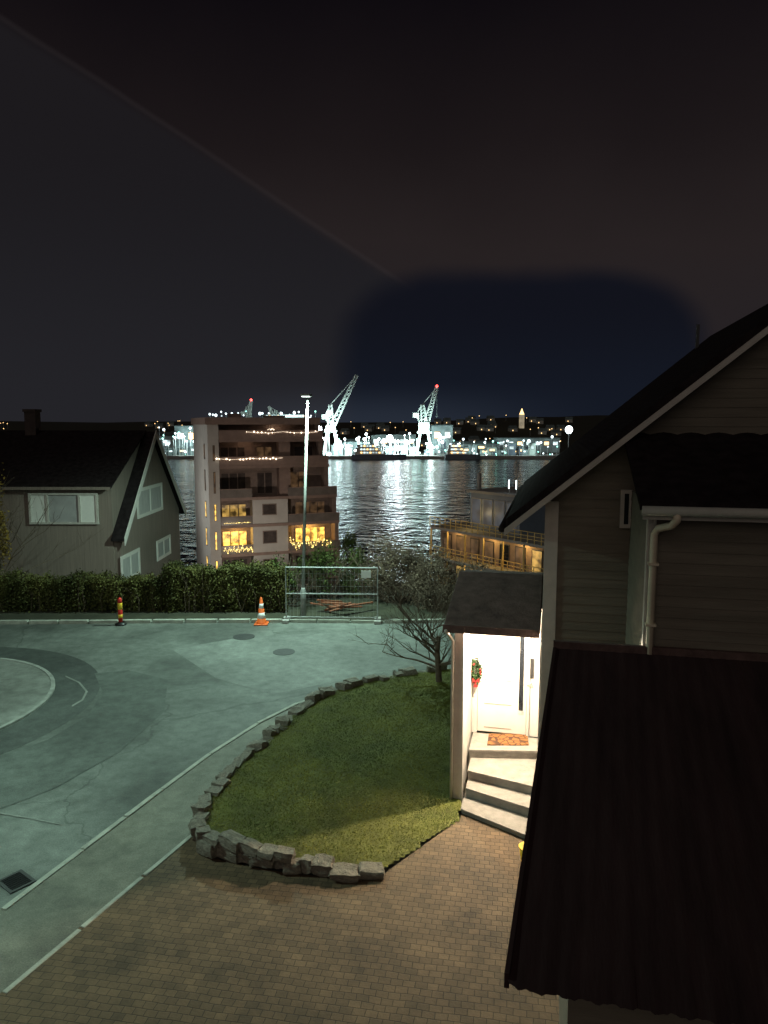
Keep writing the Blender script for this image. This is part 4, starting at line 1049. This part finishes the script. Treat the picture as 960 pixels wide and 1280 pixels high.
def ship(pxa, pxb, Y, lab, ytop, tiers=3, wtop=3):
    a = hp(pxa,574,Y); b = hp(pxb,574,Y); L_ = b.x-a.x
    t = thing('ship', lab, 'ship', ((a.x+b.x)/2,Y,SEA))
    out = [(a.x,Y+5),(a.x,Y-5),(b.x-L_*.15,Y-5.5),(b.x,Y),(b.x-L_*.15,Y+5.5)]
    MB().prism(out, SEA-.5, SEA+4.5).build('hull', M_hull, t)
    ht = hp(pxa,ytop,Y).z-SEA
    mb = MB(); sh_ = .10 if tiers == 3 else .02
    for i in range(tiers):
        mb.box(a.x+L_*(.06+.2*sh_*i),a.x+L_*((.62 if tiers == 3 else .94)-sh_*i),Y-4+.2*min(i,6),Y+4-.2*min(i,6),SEA+4.52+i*3.0,SEA+7.4+i*3.0)
    mb.build('superstructure', M_hall if tiers > 3 else M_white, t)
    for i in range(tiers-wtop, tiers):
        nw = 8-i if tiers == 3 else 14
        for k in range(nw):
            x = a.x+L_*(.10+.2*sh_*tiers+(.055 if tiers == 3 else .042)*k); MB().box(x,x+1.6,Y-4.3+.2*min(i,6),Y-4.01+.2*min(i,6),SEA+5.6+i*3,SEA+6.8+i*3).build('window', M_litwall if (k+i)%3 else M_floodw, t)
    MB().tube([(a.x+L_*.2,Y,SEA+4.5+tiers*3-.2),(a.x+L_*.2,Y,SEA+ht)], .5, .2, 6).build('mast', M_crane, t)
    MB().tube([(a.x+L_*.75,Y,SEA+4.5),(a.x+L_*.75,Y,SEA+6+tiers*3)], .5, .3, 6).build('derrick', M_crane, t)
    return t
ship(440,508,676,'moored ship with lit cabin windows on the quay between the big cranes',546)
ship(556,600,677,'smaller moored ship right of the red lit crane',556)
ship(322,404,674,'tall white ship rising behind the right end of the apartment block roof',508,12,3)

def mast(px, py, Y, r, m, lab, grp=None):
    h_ = hp(px,py,Y); zb = -22.4 if Y < 790 else tz(h_.x,Y); t = thing('floodlight_mast', lab, 'light mast', (h_.x,Y,zb), 0, grp)
    MB().tube([(h_.x,Y,zb),(h_.x,Y,h_.z)], .35, .2, 6).build('pole', M_steel, t)
    MB().lathe((h_.x,Y-.6,h_.z), [(r*.5,-r),(r*.95,-r*.4),(r,.2*r),(r*.7,r*.8),(r*.2,r)], 10).build('lamp', m, t)
    return t
random.seed(17)
FL = [(192,543,1.4),(205,537,1.5),(228,544,1.8),(238,535,1.4),(243,552,1.6),(270,519,1.6),(290,517,1.3),(325,517,1.7),(352,517,1.5),(368,516,1.6),(384,512,1.8),(387,524,2.6),(399,536,2.8),(403,549,2.2),(411,517,3.0),(424,553,2.3),(434,560,2.0),(447,549,2.0),(458,561,2.0),(470,556,1.8),(487,548,3.6),(497,560,2.8),(508,553,2.4),(520,561,2.0),(538,558,2.6),(551,547,1.9),(563,556,1.5),(579,549,1.3),(606,553,1.2),(634,551,1.2),(661,551,1.6),(676,553,1.3),(690,546,1.5)]
FL += [(random.uniform(396,562),random.uniform(541,570),random.uniform(.8,1.7)) for _ in range(56)]
FL += [(random.uniform(188,246),random.uniform(534,575),random.uniform(.7,1.4)) for _ in range(24)]
FL += [(random.uniform(562,705),random.uniform(548,569),random.uniform(.5,1.1)) for _ in range(30)]
FL += [(random.uniform(262,400),random.uniform(514,522),random.uniform(.6,1.3)) for _ in range(22)]
HOT = {12,13,15,20,21,22,24}
for k, (px, py, r) in enumerate(FL):
    if k in HOT: mast(px, py, random.uniform(690,699), r*.85, M_hot, 'strong white floodlight mast between or beside the two big cranes', 'strongest floodlights of the shipyard')
    elif k > 32 and k % 3 == 0: mast(px, py, random.uniform(690,699), r*.8, M_teal, 'teal tinted floodlight mast among the shipyard lights on the far quay', 'teal floodlights of the shipyard')
    else: mast(px, py, random.uniform(690,699), r*.8, M_flood if 396 < px < 556 else M_low, 'white floodlight mast among the shipyard lights on the far quay', 'white floodlights of the shipyard')
mast(711,537,720,3.6,M_flood,'big bright floodlight close beside the dark house roof')
for px, py, pw in ((412,545,80000),(448,552,60000),(487,548,90000),(525,548,85000),(232,545,45000),(600,545,16000),(660,548,18000)):
    q = hp(px,py,684); q.z = max(q.z,-8); light('shipyard_light', 'SPOT', q, pw, (.74,1,.96), None, 1.5, 150, q+Vector((0,10,-.5)), .3)
q = hp(362,520,655); light('shipyard_light', 'SPOT', q, 26000, (.8,1,.98), None, 1.5, 120, q+Vector((0,10,1)), .4)

pz_ = thing('hillside_house', 'tiny far house with one lit window on the dark hillside', 'house', (0,0,0), 0, 'far houses on the hillside')
MB().box(-5,5,-4,4,-3,4).build('wall', M_far, pz_); MB().yz([(-4.6,4.02),(4.6,4.02),(0,7.5)], -5.4, 5.4).build('roof', M_halld, pz_)
MB().box(-1.8,-.8,-4.08,-4.01,.6,1.8).build('window', M_floodw, pz_)
random.seed(11); first = True
def spot(px, Y): x = P(px,530,Y).x; return (x, Y, tz(x,Y))
for k in range(48):
    px = random.choice((random.uniform(556,735),random.uniform(556,735),random.uniform(186,246),random.uniform(430,560)))
    Y = random.uniform(800,1150); l_ = spot(px,Y)
    if first: pz_.location = l_; first = False
    else: dup(pz_, l_, random.uniform(-.5,.5))
lz_ = thing('hillside_lamp', 'tiny orange street lamp on the dark hillside', 'street lamp', (0,0,0), 0, 'far street lamps on the hillside')
MB().tube([(0,0,0),(0,0,8)], .2, .12, 5).build('pole', M_steel, lz_); MB().octa((0,-.4,8.2), .65).build('lamp', M_floodw, lz_)
first = True
for k in range(50):
    px = random.choice((random.uniform(556,735),random.uniform(556,735),random.uniform(186,246),random.uniform(430,560),random.uniform(-20,12)))
    Y = random.uniform(790,1150); l_ = spot(px,Y)
    if first: lz_.location = l_; first = False
    else: dup(lz_, l_)
q = spot(652,1000); t = thing('church_tower', 'lit pale tower on the right hillside skyline', 'tower', q)
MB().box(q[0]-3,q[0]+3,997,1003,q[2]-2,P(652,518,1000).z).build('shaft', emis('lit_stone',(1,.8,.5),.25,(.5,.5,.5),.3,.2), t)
zc_ = P(652,518,1000).z; MB().lathe((q[0],1000,zc_), [(3.4,0),(2,3),(.2,8)], 8).build('spire', M_floodw, t)
